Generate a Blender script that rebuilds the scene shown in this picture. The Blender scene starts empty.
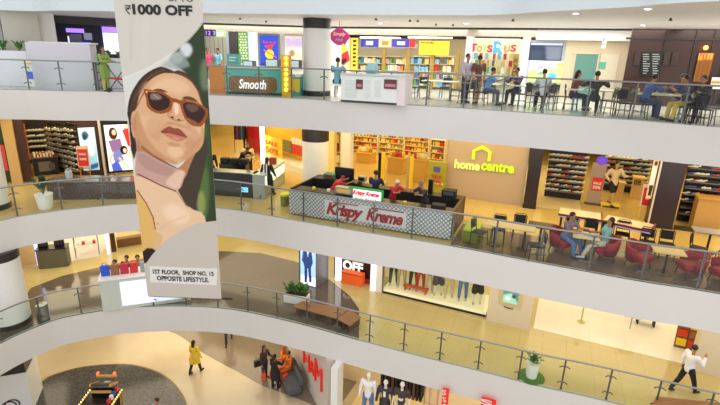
import bpy, bmesh, math, random
import numpy as np
from mathutils import Vector, Matrix
random.seed(7)
C = bpy.context.scene.collection
PI = math.pi
# ---------------------------------------------------------------- camera model (photo frame 720x405)
FPX = 475.0
_d = Vector((315-360, 1727-202.5, FPX)).normalized()          # gravity direction in camera axes (x right, y down, z forward)
_z = Vector((0,0,1)); FWc = (_z-_d*_z.dot(_d)).normalized(); RTc = _d.cross(FWc)
# world: X=RTc, Y=FWc, Z=-_d
EYE = Vector((0,0,1.65))
def ray(px,py):
    v = Vector((px-360, py-202.5, FPX))
    return Vector((v.dot(RTc), v.dot(FWc), -v.dot(_d)))
def proj(p):
    q = Vector(p)-EYE
    v = RTc*q.x+FWc*q.y-_d*q.z
    return 360+FPX*v.x/v.z, 202.5+FPX*v.y/v.z
Z3,Z2,Z1,Z0 = 0.0,-4.1,-8.1,-12.2
def F(px,py,z):
    r = ray(px,py); t = (z-EYE.z)/r.z
    return EYE+r*t
ANG = math.radians(-21.5)
U = Vector((math.cos(ANG), math.sin(ANG),0)); N = Vector((-math.sin(ANG), math.cos(ANG),0))
def UN(u,n,z=0): return U*u+N*n+Vector((0,0,z))
def toun(p): return (p.dot(U), p.dot(N), p.z)
def D(px,py,n,nv=None):
    "point where the sight line meets the vertical plane at distance n along the facade normal"
    nv = nv or N
    r = ray(px,py); e = Vector((EYE.x,EYE.y,0)); t = (n-e.dot(nv))/Vector((r.x,r.y,0)).dot(nv)
    return EYE+r*t
def Dp(px,py,p0,p1):
    "sight line with vertical plane through p0,p1"
    d = (Vector(p1)-Vector(p0)); nv = Vector((-d.y,d.x,0)).normalized()
    return D(px,py,Vector((p0[0],p0[1],0)).dot(nv),nv)
def faceyaw(p): return math.atan2(p.x-0, -(p.y-0))  # helper
# ---------------------------------------------------------------- materials
MATS = {}
def mat(name, col, rough=.5, metal=0, emit=0, ecol=None, var=0.06, scale=6, spec=.5, alpha=None, bump=0):
    if name in MATS: return MATS[name]
    m = bpy.data.materials.new(name); m.use_nodes = True
    nt = m.node_tree; b = nt.nodes['Principled BSDF']
    def lin(c): return tuple(((x/255)/12.92 if x/255<=.04045 else ((x/255+.055)/1.055)**2.4) for x in c)
    c = lin(col)
    b.inputs['Roughness'].default_value = rough; b.inputs['Metallic'].default_value = metal
    b.inputs['Specular IOR Level'].default_value = spec
    tc = nt.nodes.new('ShaderNodeTexCoord'); nz = nt.nodes.new('ShaderNodeTexNoise')
    nz.inputs['Scale'].default_value = scale; nz.inputs['Detail'].default_value = 3
    nt.links.new(tc.outputs['Object'], nz.inputs['Vector'])
    mx = nt.nodes.new('ShaderNodeMix'); mx.data_type='RGBA'
    mx.inputs[6].default_value = (*[x*(1-var) for x in c],1); mx.inputs[7].default_value = (*[min(1,x*(1+var)) for x in c],1)
    nt.links.new(nz.outputs['Fac'], mx.inputs[0]); nt.links.new(mx.outputs[2], b.inputs['Base Color'])
    if bump:
        bp = nt.nodes.new('ShaderNodeBump'); bp.inputs['Strength'].default_value = bump; bp.inputs['Distance'].default_value=.02
        nt.links.new(nz.outputs['Fac'], bp.inputs['Height']); nt.links.new(bp.outputs['Normal'], b.inputs['Normal'])
    if emit:
        e = lin(ecol or col); b.inputs['Emission Color'].default_value = (*e,1); b.inputs['Emission Strength'].default_value = emit
    MATS[name] = m; return m
def lin(c): return tuple(((x/255)/12.92 if x/255<=.04045 else ((x/255+.055)/1.055)**2.4) for x in c)
def glassmat(name, tint=(225,240,235), gloss=.12):
    if name in MATS: return MATS[name]
    m = bpy.data.materials.new(name); m.use_nodes=True; nt=m.node_tree; nt.nodes.clear()
    o=nt.nodes.new('ShaderNodeOutputMaterial'); mx=nt.nodes.new('ShaderNodeMixShader'); t=nt.nodes.new('ShaderNodeBsdfTransparent'); g=nt.nodes.new('ShaderNodeBsdfGlossy')
    t.inputs[0].default_value=(*lin(tint),1); g.inputs['Roughness'].default_value=.03; g.inputs[0].default_value=(.9,.95,.95,1)
    lw=nt.nodes.new('ShaderNodeLayerWeight'); lw.inputs[0].default_value=.35
    ma=nt.nodes.new('ShaderNodeMath'); ma.operation='MULTIPLY_ADD'; ma.inputs[1].default_value=gloss*2; ma.inputs[2].default_value=gloss*.35
    nt.links.new(lw.outputs['Facing'],ma.inputs[0]); nt.links.new(ma.outputs[0],mx.inputs[0]); nt.links.new(t.outputs[0],mx.inputs[1]); nt.links.new(g.outputs[0],mx.inputs[2]); nt.links.new(mx.outputs[0],o.inputs[0])
    MATS[name]=m; return m
def stonemat(name, c1, c2, rough=.15, tile=None, grout=None, speck=40, var=.5, ang=0, spec=.5):
    "polished floor: two colours mixed by speckle noise, optional tile joints"
    m = bpy.data.materials.new(name); m.use_nodes=True; nt=m.node_tree; b=nt.nodes['Principled BSDF']
    tc=nt.nodes.new('ShaderNodeTexCoord'); nz=nt.nodes.new('ShaderNodeTexNoise'); nz.inputs['Scale'].default_value=speck; nz.inputs['Detail'].default_value=2
    n2=nt.nodes.new('ShaderNodeTexNoise'); n2.inputs['Scale'].default_value=.45; n2.inputs['Detail'].default_value=4
    nt.links.new(tc.outputs['Object'],nz.inputs['Vector']); nt.links.new(tc.outputs['Object'],n2.inputs['Vector'])
    r=nt.nodes.new('ShaderNodeValToRGB'); r.color_ramp.elements[0].position=.35; r.color_ramp.elements[1].position=.65
    r.color_ramp.elements[0].color=(*lin(c1),1); r.color_ramp.elements[1].color=(*lin(c2),1)
    nt.links.new(nz.outputs['Fac'],r.inputs[0])
    mx=nt.nodes.new('ShaderNodeMix'); mx.data_type='RGBA'; mx.blend_type='MULTIPLY'; mx.inputs[0].default_value=.35
    nt.links.new(r.outputs[0],mx.inputs[6]); nt.links.new(n2.outputs['Fac'],mx.inputs[7])
    out=mx.outputs[2]
    if tile:
        mp=nt.nodes.new('ShaderNodeMapping'); mp.inputs['Rotation'].default_value=(0,0,-ANG+ang); nt.links.new(tc.outputs['Object'],mp.inputs[0])
        br=nt.nodes.new('ShaderNodeTexBrick'); br.offset=0; br.inputs['Scale'].default_value=1; br.inputs['Mortar Size'].default_value=.008
        br.inputs['Brick Width'].default_value=tile; br.inputs['Row Height'].default_value=tile; br.inputs[3].default_value=(*lin(grout),1)
        nt.links.new(mp.outputs[0],br.inputs[0]); nt.links.new(out,br.inputs[1]); nt.links.new(out,br.inputs[2]); out=br.outputs[0]
    nt.links.new(out,b.inputs['Base Color']); b.inputs['Roughness'].default_value=rough; b.inputs['Specular IOR Level'].default_value=spec
    MATS[name]=m; return m
def vcmat(name, rough=.6, emit=0):
    if name in MATS: return MATS[name]
    m=bpy.data.materials.new(name); m.use_nodes=True; nt=m.node_tree; b=nt.nodes['Principled BSDF']
    a=nt.nodes.new('ShaderNodeVertexColor'); a.layer_name='Col'; nt.links.new(a.outputs[0],b.inputs['Base Color']); b.inputs['Roughness'].default_value=rough
    b.inputs['Specular IOR Level'].default_value=.2
    if emit: nt.links.new(a.outputs[0],b.inputs['Emission Color']); b.inputs['Emission Strength'].default_value=emit
    MATS[name]=m; return m
# ---------------------------------------------------------------- mesh builder
class MB:
    def __init__(s): s.v=[]; s.f=[]; s.m=[]; s.mats=[]; s.cur=0; s.T=Matrix()
    def mat(s,m):
        if m not in s.mats: s.mats.append(m)
        s.cur=s.mats.index(m); return s
    def xf(s,T): s.T=T; return s
    def add(s,vs,fs):
        o=len(s.v); s.v+= [tuple(s.T@Vector(p)) for p in vs]; s.f+=[tuple(i+o for i in f) for f in fs]; s.m+=[s.cur]*len(fs); return s
    def box(s,c,d,rz=0,rx=0,ry=0,taper=1,bev=0):
        x,y,z=[q/2 for q in d]; vs=[]
        R=Matrix.Translation(c)@Matrix.Rotation(rz,4,'Z')@Matrix.Rotation(ry,4,'Y')@Matrix.Rotation(rx,4,'X')
        if bev:
            b=min(bev,x*.9,y*.9,z*.9)
            lay=[(-z,b),(-z+b,0),(z-b,0),(z,b)]
            for zz,ins in lay:
                X,Y=x-ins,y-ins; b2=b
                for px,py in ((X-b2,-Y),(X,-Y+b2),(X,Y-b2),(X-b2,Y),(-X+b2,Y),(-X,Y-b2),(-X,-Y+b2),(-X+b2,-Y)): vs.append(tuple(R@Vector((px,py,zz))))
            fs=[tuple(range(7,-1,-1)),tuple(range(24,32))]
            for l in range(3):
                for i in range(8): j=(i+1)%8; fs.append((l*8+i,l*8+j,l*8+8+j,l*8+8+i))
            return s.add(vs,fs)
        for zz,k in ((-z,1),(z,taper)):
            for px,py in ((-x,-y),(x,-y),(x,y),(-x,y)): vs.append(tuple(R@Vector((px*k,py*k,zz))))
        return s.add(vs,[(3,2,1,0),(4,5,6,7),(0,1,5,4),(1,2,6,5),(2,3,7,6),(3,0,4,7)])
    def b2(s,x0,y0,z0,x1,y1,z1,bev=0): return s.box(((x0+x1)/2,(y0+y1)/2,(z0+z1)/2),(abs(x1-x0),abs(y1-y0),abs(z1-z0)),bev=bev)
    def prism(s,pts,z0,z1,cap=True):
        "pts CCW plan polygon"
        n=len(pts); vs=[(p[0],p[1],z0) for p in pts]+[(p[0],p[1],z1) for p in pts]
        fs=[(i,(i+1)%n,n+(i+1)%n,n+i) for i in range(n)]
        if cap: fs+=[tuple(range(n-1,-1,-1)),tuple(range(n,2*n))]
        return s.add(vs,fs)
    def lathe(s,prof,seg=16,c=(0,0,0),a0=0):
        vs=[]; fs=[]
        for r,z in prof:
            for i in range(seg): a=a0+2*PI*i/seg; vs.append((c[0]+r*math.cos(a),c[1]+r*math.sin(a),c[2]+z))
        for k in range(len(prof)-1):
            for i in range(seg): j=(i+1)%seg; fs.append((k*seg+i,k*seg+j,k*seg+seg+j,k*seg+seg+i))
        fs.append(tuple(range(seg-1,-1,-1))); fs.append(tuple(range((len(prof)-1)*seg,len(prof)*seg)))
        return s.add(vs,fs)
    def cyl(s,c,r,h,seg=16,r2=None): return s.lathe([(r,0),(r if r2 is None else r2,h)],seg,c)
    def tube(s,path,r,seg=6,closed=False,flat=1):
        P=[Vector(p) for p in path]; n=len(P); vs=[]; fs=[]; up=Vector((0,0,1)); rr=r if isinstance(r,(list,tuple)) else [r]*n
        for i,p in enumerate(P):
            t=(P[min(i+1,n-1)]-P[max(i-1,0)]) if not closed else (P[(i+1)%n]-P[i-1]); t.normalize()
            a=t.cross(up)
            if a.length<.05: a=t.cross(Vector((0,1,0)))
            a.normalize(); b=a.cross(t).normalized()
            for k in range(seg):
                th=2*PI*k/seg+PI/seg; vs.append(tuple(p+a*rr[i]*math.cos(th)+b*rr[i]*flat*math.sin(th)))
        for i in range(n if closed else n-1):
            for k in range(seg): j=(k+1)%seg; q=(i+1)%n; fs.append((i*seg+k,i*seg+j,q*seg+j,q*seg+k))
        if not closed: fs+= [tuple(range(seg-1,-1,-1)),tuple(range((n-1)*seg,n*seg))]
        return s.add(vs,fs)
    def ball(s,c,r,seg=12,rings=8,sc=(1,1,1)):
        prof=[]
        for i in range(rings+1): a=-PI/2+PI*i/rings; prof.append((max(.001,math.cos(a)),math.sin(a)))
        vs=[]; fs=[]
        for q,z in prof:
            for i in range(seg): a=2*PI*i/seg; vs.append((c[0]+r*sc[0]*q*math.cos(a),c[1]+r*sc[1]*q*math.sin(a),c[2]+r*sc[2]*z))
        for k in range(rings):
            for i in range(seg): j=(i+1)%seg; fs.append((k*seg+i,k*seg+j,k*seg+seg+j,k*seg+seg+i))
        return s.add(vs,fs)
    def quad(s,a,b,c,d): return s.add([tuple(a),tuple(b),tuple(c),tuple(d)],[(0,1,2,3)])
    def build(s,name,m=None,parent=None,loc=(0,0,0),rz=0,smooth=False):
        me=bpy.data.meshes.new(name); me.from_pydata(s.v,[],s.f)
        if m is not None: me.materials.append(m)
        else:
            for q in s.mats: me.materials.append(q)
            me.polygons.foreach_set('material_index',s.m)
        if smooth: me.polygons.foreach_set('use_smooth',[True]*len(me.polygons))
        me.update()
        o=bpy.data.objects.new(name,me); C.objects.link(o); o.location=loc; o.rotation_euler=(0,0,rz)
        if parent is not None: o.parent=parent
        return o
def tag(o,label=None,cat=None,group=None,kind=None):
    if label: o['label']=label
    if cat: o['category']=cat
    if group: o['group']=group
    if kind: o['kind']=kind
    return o
def thing(name,label,cat,loc=(0,0,0),rz=0,group=None):
    o=bpy.data.objects.new(name,None); o.empty_display_size=.2; C.objects.link(o); o.location=loc; o.rotation_euler=(0,0,rz)
    return tag(o,label,cat,group)
def st(o): o['kind']='structure'; return o
KIDS={}
def kids(o): return [c for c in bpy.data.objects if c.parent==o]
def dup(o,loc=None,rz=None,label=None,group=None,parent=None):
    c=o.copy(); C.objects.link(c); c.parent=parent
    if loc is not None: c.location=loc
    if rz is not None: c.rotation_euler=(0,0,rz)
    if label: c['label']=label
    if group: c['group']=group
    for k in (KIDS.get(o.name) or kids(o)): dup(k,parent=c)
    return c
def textmesh(s,size,extr=.01,shear=0,off=0,spacing=1):
    cu=bpy.data.curves.new('t','FONT'); cu.body=s; cu.size=size; cu.extrude=extr; cu.shear=shear; cu.offset=off; cu.space_character=spacing
    cu.align_x='CENTER'; cu.align_y='CENTER'; cu.resolution_u=3
    o=bpy.data.objects.new('t',cu); C.objects.link(o); dg=bpy.context.evaluated_depsgraph_get(); dg.update()
    me=bpy.data.meshes.new_from_object(o.evaluated_get(dg)); bpy.data.objects.remove(o); bpy.data.curves.remove(cu)
    return me
def text(name,s,size,m,parent=None,loc=(0,0,0),rz=0,extr=.01,shear=0,off=0,width=None,spacing=1,tilt=0,height=None,lean=0):
    "lettering standing upright, readable from local -y"
    me=textmesh(s,size,extr,shear,off,spacing)
    xs=[v.co.x for v in me.vertices]; ys=[v.co.y for v in me.vertices]; w=max(xs)-min(xs); h=max(ys)-min(ys); cx=(max(xs)+min(xs))/2; cy=(max(ys)+min(ys))/2
    kx=width/w if width else 1; ky=height/h if height else (kx if width else 1)
    ct,stt=math.cos(tilt),math.sin(tilt)
    for v in me.vertices:
        x=(v.co.x-cx)*kx; y=(v.co.y-cy)*ky; z=v.co.z
        x,y=x*ct-y*stt,x*stt+y*ct
        v.co=(x,-z,y)
    me.materials.clear(); me.materials.append(m)
    o=bpy.data.objects.new(name,me); me.name=name; C.objects.link(o); o.location=loc; o.rotation_euler=(lean,0,rz); o.parent=parent
    return o
def catmull(P,n=8):
    out=[]; P=[Vector(p) for p in P]; Q=[P[0]*2-P[1]]+P+[P[-1]*2-P[-2]]
    for i in range(1,len(Q)-2):
        for k in range(n):
            t=k/n; a,b,c,d=Q[i-1:i+3]
            out.append(.5*((2*b)+(c-a)*t+(2*a-5*b+4*c-d)*t*t+(3*b-a-3*c+d)*t**3))
    out.append(P[-1]); return out
# ---------------------------------------------------------------- painter: printed pictures as a fine coloured grid
def inpoly(X,Y,poly):
    r=np.zeros(X.shape,bool); n=len(poly)
    for i in range(n):
        x1,y1=poly[i]; x2,y2=poly[(i+1)%n]
        c=((y1>Y)!=(y2>Y))&(X<(x2-x1)*(Y-y1)/((y2-y1) or 1e-9)+x1); r^=c
    return r
def blur(a,s):
    if s<=0: return a
    k=int(max(1,round(s*2.5))); w=np.exp(-.5*(np.arange(-k,k+1)/s)**2); w/=w.sum()
    for ax in (0,1):
        p=[(0,0),(0,0)]; p[ax]=(k,k); b=np.pad(a,p,mode='edge'); a=sum(w[i]*np.take(b,range(i,i+a.shape[ax]),axis=ax) for i in range(2*k+1))
    return a
def smooth_poly(p,n=6): 
    P=[Vector((x,y,0)) for x,y in p]; m=len(P); out=[]
    for i in range(m):
        a,b,c,d=P[i-1],P[i],P[(i+1)%m],P[(i+2)%m]
        for k in range(n):
            t=k/n; q=.5*((2*b)+(c-a)*t+(2*a-5*b+4*c-d)*t*t+(3*b-a-3*c+d)*t**3); out.append((q.x,q.y))
    return out
def picture(name,corners,nx,ny,layers,bg,m,parent=None,inv=None,thick=.01,pxres=None):
    """corners: world/local TL,TR,BR,BL. layers: list of (kind, colour, geometry, blur px, opacity) in picture coordinates.
       inv maps the grid (s,t) in 0..1 to picture coordinates; default s,t*aspect"""
    TL,TR,BR,BL=[Vector(c) for c in corners]
    S,Tt=np.meshgrid(np.linspace(0,1,nx+1),np.linspace(0,1,ny+1))
    if inv is None: X,Y=S,Tt
    else: X,Y=inv(S,Tt)
    img=np.zeros((ny+1,nx+1,3)); img[:]=lin(bg)
    for L in layers:
        kind,col,geo=L[0],L[1],L[2]; bl=L[3] if len(L)>3 else 0; op=L[4] if len(L)>4 else 1
        if kind=='p': mask=inpoly(X,Y,geo).astype(float)
        elif kind=='s': mask=inpoly(X,Y,smooth_poly(geo)).astype(float)
        elif kind=='l':   # polyline with width
            pts,w=geo; mask=np.zeros(X.shape)
            for (x1,y1),(x2,y2) in zip(pts[:-1],pts[1:]):
                dx,dy=x2-x1,y2-y1; t=np.clip(((X-x1)*dx+(Y-y1)*dy)/(dx*dx+dy*dy+1e-9),0,1)
                dd=np.hypot(X-x1-t*dx,Y-y1-t*dy); mask=np.maximum(mask,(dd<w/2).astype(float))
        elif kind=='e':
            cx,cy,rx,ry=geo[:4]; a=geo[4] if len(geo)>4 else 0; dx=X-cx; dy=Y-cy
            mask=(((dx*math.cos(a)+dy*math.sin(a))/rx)**2+((dy*math.cos(a)-dx*math.sin(a))/ry)**2<1).astype(float)
        mask=blur(mask,bl)*op
        img=img*(1-mask[...,None])+np.array(lin(col))*mask[...,None]
    P=[]
    for j in range(ny+1):
        t=j/ny; a=TL.lerp(BL,t); b=TR.lerp(BR,t)
        for i in range(nx+1): P.append(tuple(a.lerp(b,i/nx)))
    fs=[]; w=nx+1
    for j in range(ny):
        for i in range(nx): q=j*w+i; fs.append((q+w,q+w+1,q+1,q))
    # back sheet gives the print its thickness
    nv=(TR-TL).cross(BL-TL).normalized()*thick
    o=len(P); P+=[tuple(c+nv) for c in (TL,TR,BR,BL)]; e=[0,nx,ny*w+nx,ny*w]
    fs.append((o+0,o+1,o+2,o+3))
    fs.append((o,o+3)+tuple(j*w for j in range(ny,-1,-1))); fs.append((o+2,o+1)+tuple(j*w+nx for j in range(0,ny+1)))
    fs.append((o+1,o)+tuple(range(0,nx+1))); fs.append((o+3,o+2)+tuple(ny*w+i for i in range(nx,-1,-1)))
    me=bpy.data.meshes.new(name); me.from_pydata(P,[],fs); ca=me.color_attributes.new('Col','FLOAT_COLOR','POINT')
    cols=np.ones((len(P),4)); cols[:o,:3]=img.reshape(-1,3); cols[o:,:3]=.5
    ca.data.foreach_set('color',cols.ravel()); me.materials.append(m); me.update()
    ob=bpy.data.objects.new(name,me); C.objects.link(ob); ob.parent=parent
    return ob
# ================================================================= SETTING
white=mat('white_paint',(226,224,224),.55,var=.02)
ceilm=mat('ceiling_white',(228,226,222),.6,var=.02)
fasc=mat('fascia_white',(216,213,208),.45,var=.02,scale=2)
dark=mat('dark_slot',(40,36,30),.6)
steel=mat('brushed_steel',(150,152,152),.3,metal=.85)
postst=mat('post_steel',(104,102,98),.35,metal=.7)
glass=glassmat('rail_glass',(250,253,251),.03)
clear=glassmat('clear_glass',(248,250,249),.04)
black=mat('black_gloss',(22,20,22),.3)
bmatte=mat('black_matte',(26,24,26),.7)
floor3=stonemat('floor_top',(205,200,190),(225,220,210),.22,.8,(170,165,155))
floor2=stonemat('floor_gold',(204,172,98),(222,194,124),.22,.8,(172,148,100))
floor1=stonemat('floor_cream',(194,176,118),(210,194,138),.13,.8,(176,154,94))
floor0=stonemat('floor_ground',(196,178,146),(214,198,168),.2)
granite=stonemat('granite_brown',(92,82,74),(114,102,92),.09)
granite_d=stonemat('granite_dark',(56,55,56),(96,95,95),.15,speck=14)
taupe=stonemat('stone_taupe',(126,112,96),(142,128,110),.15)
def pxpath(pts,z): return [F(x,y,z) for x,y in pts]
E3=catmull([Vector((-26,14,0)),Vector((-19,16.6,0))]+pxpath([(0,89.6),(60,91),(125,92),(208,95),(300,99),(360,102.7),(450,107.5),(540,113.8),(630,120),(719,127)],Z3)+[Vector((16,10.9,0)),Vector((24,7.8,0))],6)
E2=catmull([Vector((-14,8,Z2)),Vector((-13.4,12.4,Z2))]+pxpath([(0,221),(40,213.5),(80,208.5),(140,204),(215,208),(250,212.5),(289,219.5),(359,231.5),(450,246),(539,263),(640,281.5),(719,294)],Z2)+[Vector((14,9.4,Z2)),Vector((22,6.3,Z2))],6)
E1=catmull([Vector((-12.6,9,Z1)),Vector((-12.5,12,Z1))]+pxpath([(0,344),(41,325.4),(68,317),(122,308.6),(180,306.3),(234,310),(297,323.5),(359,340.5),(420,356.5),(490,374),(539,386.5),(608,402)],Z1)+[Vector((12,10.2,Z1)),Vector((20,7.0,Z1))],6)
E4=catmull([Vector((-28,14,4.2)),Vector((-22,16.5,4.2))]+[EYE+ray(x,y)*((2.95-EYE.z)/ray(x,y).z) for x,y in [(0,10),(60,10.5),(120,11.5),(210,13.2),(300,14.2),(400,15),(490,15),(540,12),(630,7),(719,1)]]+[Vector((13,6.5,0)),Vector((18,3,0))],6)
BACK=[(34,4),(34,44),(-40,44),(-40,8)]
def slab(edge,ztop,zbot,mtop,lip=0):
    E=[(p.x,p.y) for p in edge]
    poly=list(E)+[(p[0],p[1]) for p in BACK]
    bm=bmesh.new(); 
    def cap(z,name,m,flip):
        me=bpy.data.meshes.new(name); b=bmesh.new(); vs=[b.verts.new((x,y,z)) for x,y in poly]; b.faces.new(vs); b.normal_update()
        bmesh.ops.triangulate(b,faces=b.faces[:],ngon_method='EAR_CLIP'); 
        b.normal_update()
        if (b.faces[:][0].normal.z<0)!=flip: bmesh.ops.reverse_faces(b,faces=b.faces)
        b.to_mesh(me); b.free(); me.materials.append(m); o=bpy.data.objects.new(name,me); C.objects.link(o); return st(o)
    return cap,E
def make_level(edge,z,th,mtop,idx,lights=True):
    cap,E=slab(edge,z,z-th,mtop)
    cap(z,'floor',mtop,False); cap(z-th,'ceiling',ceilm,True)
    m=MB(); n=len(E)
    # fascia with a small return at top (pale green glass shoe strip) 
    vs=[];fs=[]
    for x,y in E: vs+=[(x,y,z-.004),(x,y,z-th)]
    for i in range(n-1): fs.append((2*i,2*i+1,2*i+3,2*i+2))
    m.add(vs,fs); o=m.build('trim_%d'%idx,fasc); st(o)
make_level(E3,Z3,1.12,floor3,3); make_level(E2,Z2,1.12,floor2,2); make_level(E1,Z1,1.12,floor1,1)
# level four seen from below: fascia + ceiling
cap,E=slab(E4,4.2,2.95,ceilm); cap(2.95,'ceiling',ceilm,True)
m=MB(); vs=[];fs=[]
for x,y in E: vs+=[(x,y,9.0),(x,y,2.95)]
for i in range(len(E)-1): fs.append((2*i,2*i+1,2*i+3,2*i+2))
m.add(vs,fs); st(m.build('trim_4',mat('fascia_cool',(212,222,226),.5,var=.02)))
# ground floor
m=MB(); m.add([(-40,-6,Z0),(34,-6,Z0),(34,44,Z0),(-40,44,Z0)],[(0,1,2,3)]); st(m.build('floor',floor0))
def inlay(name,pts,z,mt,h=.006,cls=None):
    b=bmesh.new(); vs=[b.verts.new((p[0],p[1],z+h)) for p in pts]; f=b.faces.new(vs); b.normal_update(); bmesh.ops.triangulate(b,faces=[f],ngon_method='EAR_CLIP'); b.normal_update()
    for f in b.faces:
        if f.normal.z<0: f.normal_flip()
    me=bpy.data.meshes.new(name); b.to_mesh(me); b.free(); me.materials.append(mt); o=bpy.data.objects.new(name,me); C.objects.link(o); return st(o)
# outer walls
wallm=mat('mall_wall',(214,208,196),.6,var=.03)
m=MB(); m.b2(-40,43.9,-12.3,34,44.1,4.5); st(m.build('wall_back',wallm))
m=MB(); m.b2(-40.1,-6,-12.3,-39.9,44,4.5); st(m.build('wall_left',wallm))
m=MB(); m.b2(33.9,-6,-12.3,34.1,44,4.5); st(m.build('wall_right',wallm))
# ---------------------------------------------------------------- railings
def resample(edge,step,z,inset=0):
    P=[Vector((p.x,p.y,z)) for p in edge]; out=[]; acc=0; out.append((P[0],(P[1]-P[0]).normalized()))
    nxt=step
    for a,b in zip(P[:-1],P[1:]):
        L=(b-a).length; d=(b-a).normalized()
        while acc+L>=nxt: out.append((a+d*(nxt-acc),d)); nxt+=step
        acc+=L
    return out
def railing(edge,z,step,label,i0=None,off=0.0):
    S=resample(edge,step,z)
    S=[(p,d) for p,d in S if -15.5<p.x<16]
    inn=.06
    pts=[]
    for k,(p,d) in enumerate(S):
        nrm=Vector((-d.y,d.x,0)); pts.append((p+nrm*inn,d,nrm))
    root=thing('glass_railing',label,'railing',(pts[0][0].x,pts[0][0].y,z)); o=Vector(root.location)
    fine=[p for p,d in resample(edge,.3,z) if -15.5<p.x<16]; fd=[d for p,d in resample(edge,.3,z) if -15.5<p.x<16]
    path=[p+Vector((-d.y,d.x,0))*(inn)+Vector((0,0,1.1))-o for p,d in zip(fine,fd)]
    MB().tube(path,.03,8).build('handrail',steel,root,smooth=True)
    sh=[p+Vector((-d.y,d.x,0))*(inn)+Vector((0,0,.012))-o for p,d in zip(fine,fd)]
    MB().tube(sh,.03,4,flat=.6).build('base_channel',mat('channel_green',(150,165,155),.4),root)
    for k,(p,d,nr) in enumerate(pts):
        q=p-o; a=math.atan2(d.y,d.x)
        m=MB(); T=Matrix.Translation(q)@Matrix.Rotation(a,4,'Z'); m.xf(T)
        m.box((0,.03,.53),(.05,.02,1.1)); m.cyl((0,.03,0),.045,.03,8)
        post=m.build('post',postst,root)
        for zz in (.28,.84): 
            m=MB().xf(T); m.tube([(-.15,0,zz-.04),(-.08,.02,zz),(.08,.02,zz),(.15,0,zz-.04)],.019,5); m.build('clamp',postst,post); m=MB().xf(T)
        if k+1<len(pts):
            p2=pts[k+1][0]; v=(p2-p); L=v.length; a2=math.atan2(v.y,v.x); mid=(p+p2)/2-o
            MB().xf(Matrix.Translation(mid)@Matrix.Rotation(a2,4,'Z')).box((0,0,.55),(L-.03,.012,.98)).build('glass_panel',glass,root)
    return root
railing(E3,Z3,1.27,'steel and glass railing along the top food court floor edge')
railing(E2,Z2,1.33,'steel and glass railing in front of the red armchairs and doughnut kiosk')
railing(E1,Z1,1.27,'steel and glass railing of the lowest gallery, above the ground floor')
# ---------------------------------------------------------------- lights
def area(loc,sx,sy,power,col,rz=0,rx=0):  # broad fill lamp under a ceiling, added to light the level
    l=bpy.data.lights.new('ceiling_fill_light','AREA'); l.shape='RECTANGLE'; l.size=sx; l.size_y=sy; l.energy=power; l.color=col
    o=bpy.data.objects.new('ceiling_fill_light',l); C.objects.link(o); o.location=loc; o.rotation_euler=(rx,0,rz); return o
warm=(1,.79,.38); warm1=(1,.85,.58); cool=(1,.97,.93)
for i,u in enumerate((-16,-8,0,8,16)):
    area(UN(u,22.0,2.9),7.5,6,480,cool,ANG)
for u in (-15,-9,-3,3,9,14):
    area(UN(u,18.2,-1.2),6,3.5,150,warm,ANG); area(UN(u,25,-1.2),6,6,170,warm,ANG)
for u in (-15,-9,-3,3,9,14):
    area(UN(u,16.0,-5.3),6,2.6,80,warm1,ANG); area(UN(u,22,-5.3),6,6,150,warm1,ANG)
for u in (-14,-8,-2,4,10):
    area(UN(u,17.5,-9.3),6,4,200,warm1,ANG)
for i,u in enumerate((2,8,13)): area(UN(u,26.4,2.85),4.5,2.5,150,cool,ANG)  # added to brighten the toy store interior
for u in (5,11,17): area(UN(u,15.4,-9.3),4,2,130,warm1,ANG)  # added to brighten the ground floor shop interiors
area((-14.2,22.5,-1.2),3,2,60,warm,.5)
for x,y,e in ((-13,21.5,150),(-17,18,120),(-7.5,24,150),(-13,29,170),(-5.5,32,200),(-8,38,200),(-18,26,150)):  # added to brighten the left side of the middle level
    area((x,y,-1.2),4.5,4,e,warm,.5)
for x,y,e in ((-13,19,120),(-8,19.5,120),(-13,25,170),(-6,26,170),(-17,22,150)):  # added to brighten the left side of the lower gallery
    area((x,y,-5.3),4.5,4,e,warm1,.5)
for x,y,e in ((-10,19,130),(-5,20,150),(-12,25,150),(-16,18,120)):  # added to brighten the left side of the ground floor
    area((x,y,-9.3),4.5,4,e,warm1,.5)
w=bpy.data.worlds.new('World'); bpy.context.scene.world=w; w.use_nodes=True
w.node_tree.nodes['Background'].inputs[0].default_value=(.97,.97,1,1); w.node_tree.nodes['Background'].inputs[1].default_value=1.3
# ---------------------------------------------------------------- camera
cd=bpy.data.cameras.new('Camera'); cam=bpy.data.objects.new('Camera',cd); C.objects.link(cam); bpy.context.scene.camera=cam
cd.sensor_fit='HORIZONTAL'; cd.sensor_width=36; cd.lens=FPX/720*36; cd.clip_end=200
# camera axes in world: right = image x, up = -image y, back = -image z
ex=Vector((RTc.x,FWc.x,-_d.x)); ey=Vector((RTc.y,FWc.y,-_d.y)); ez=Vector((RTc.z,FWc.z,-_d.z))
M=Matrix((( ex.x,-ey.x,-ez.x),(ex.y,-ey.y,-ez.y),(ex.z,-ey.z,-ez.z)))
cam.matrix_world=Matrix.Translation(EYE)@M.to_4x4()
sc=bpy.context.scene; sc.view_settings.view_transform='Standard'; sc.view_settings.look='None'; sc.view_settings.gamma=1; sc.view_settings.exposure=0
try: sc.view_settings.use_curve_mapping=False
except: pass
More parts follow.
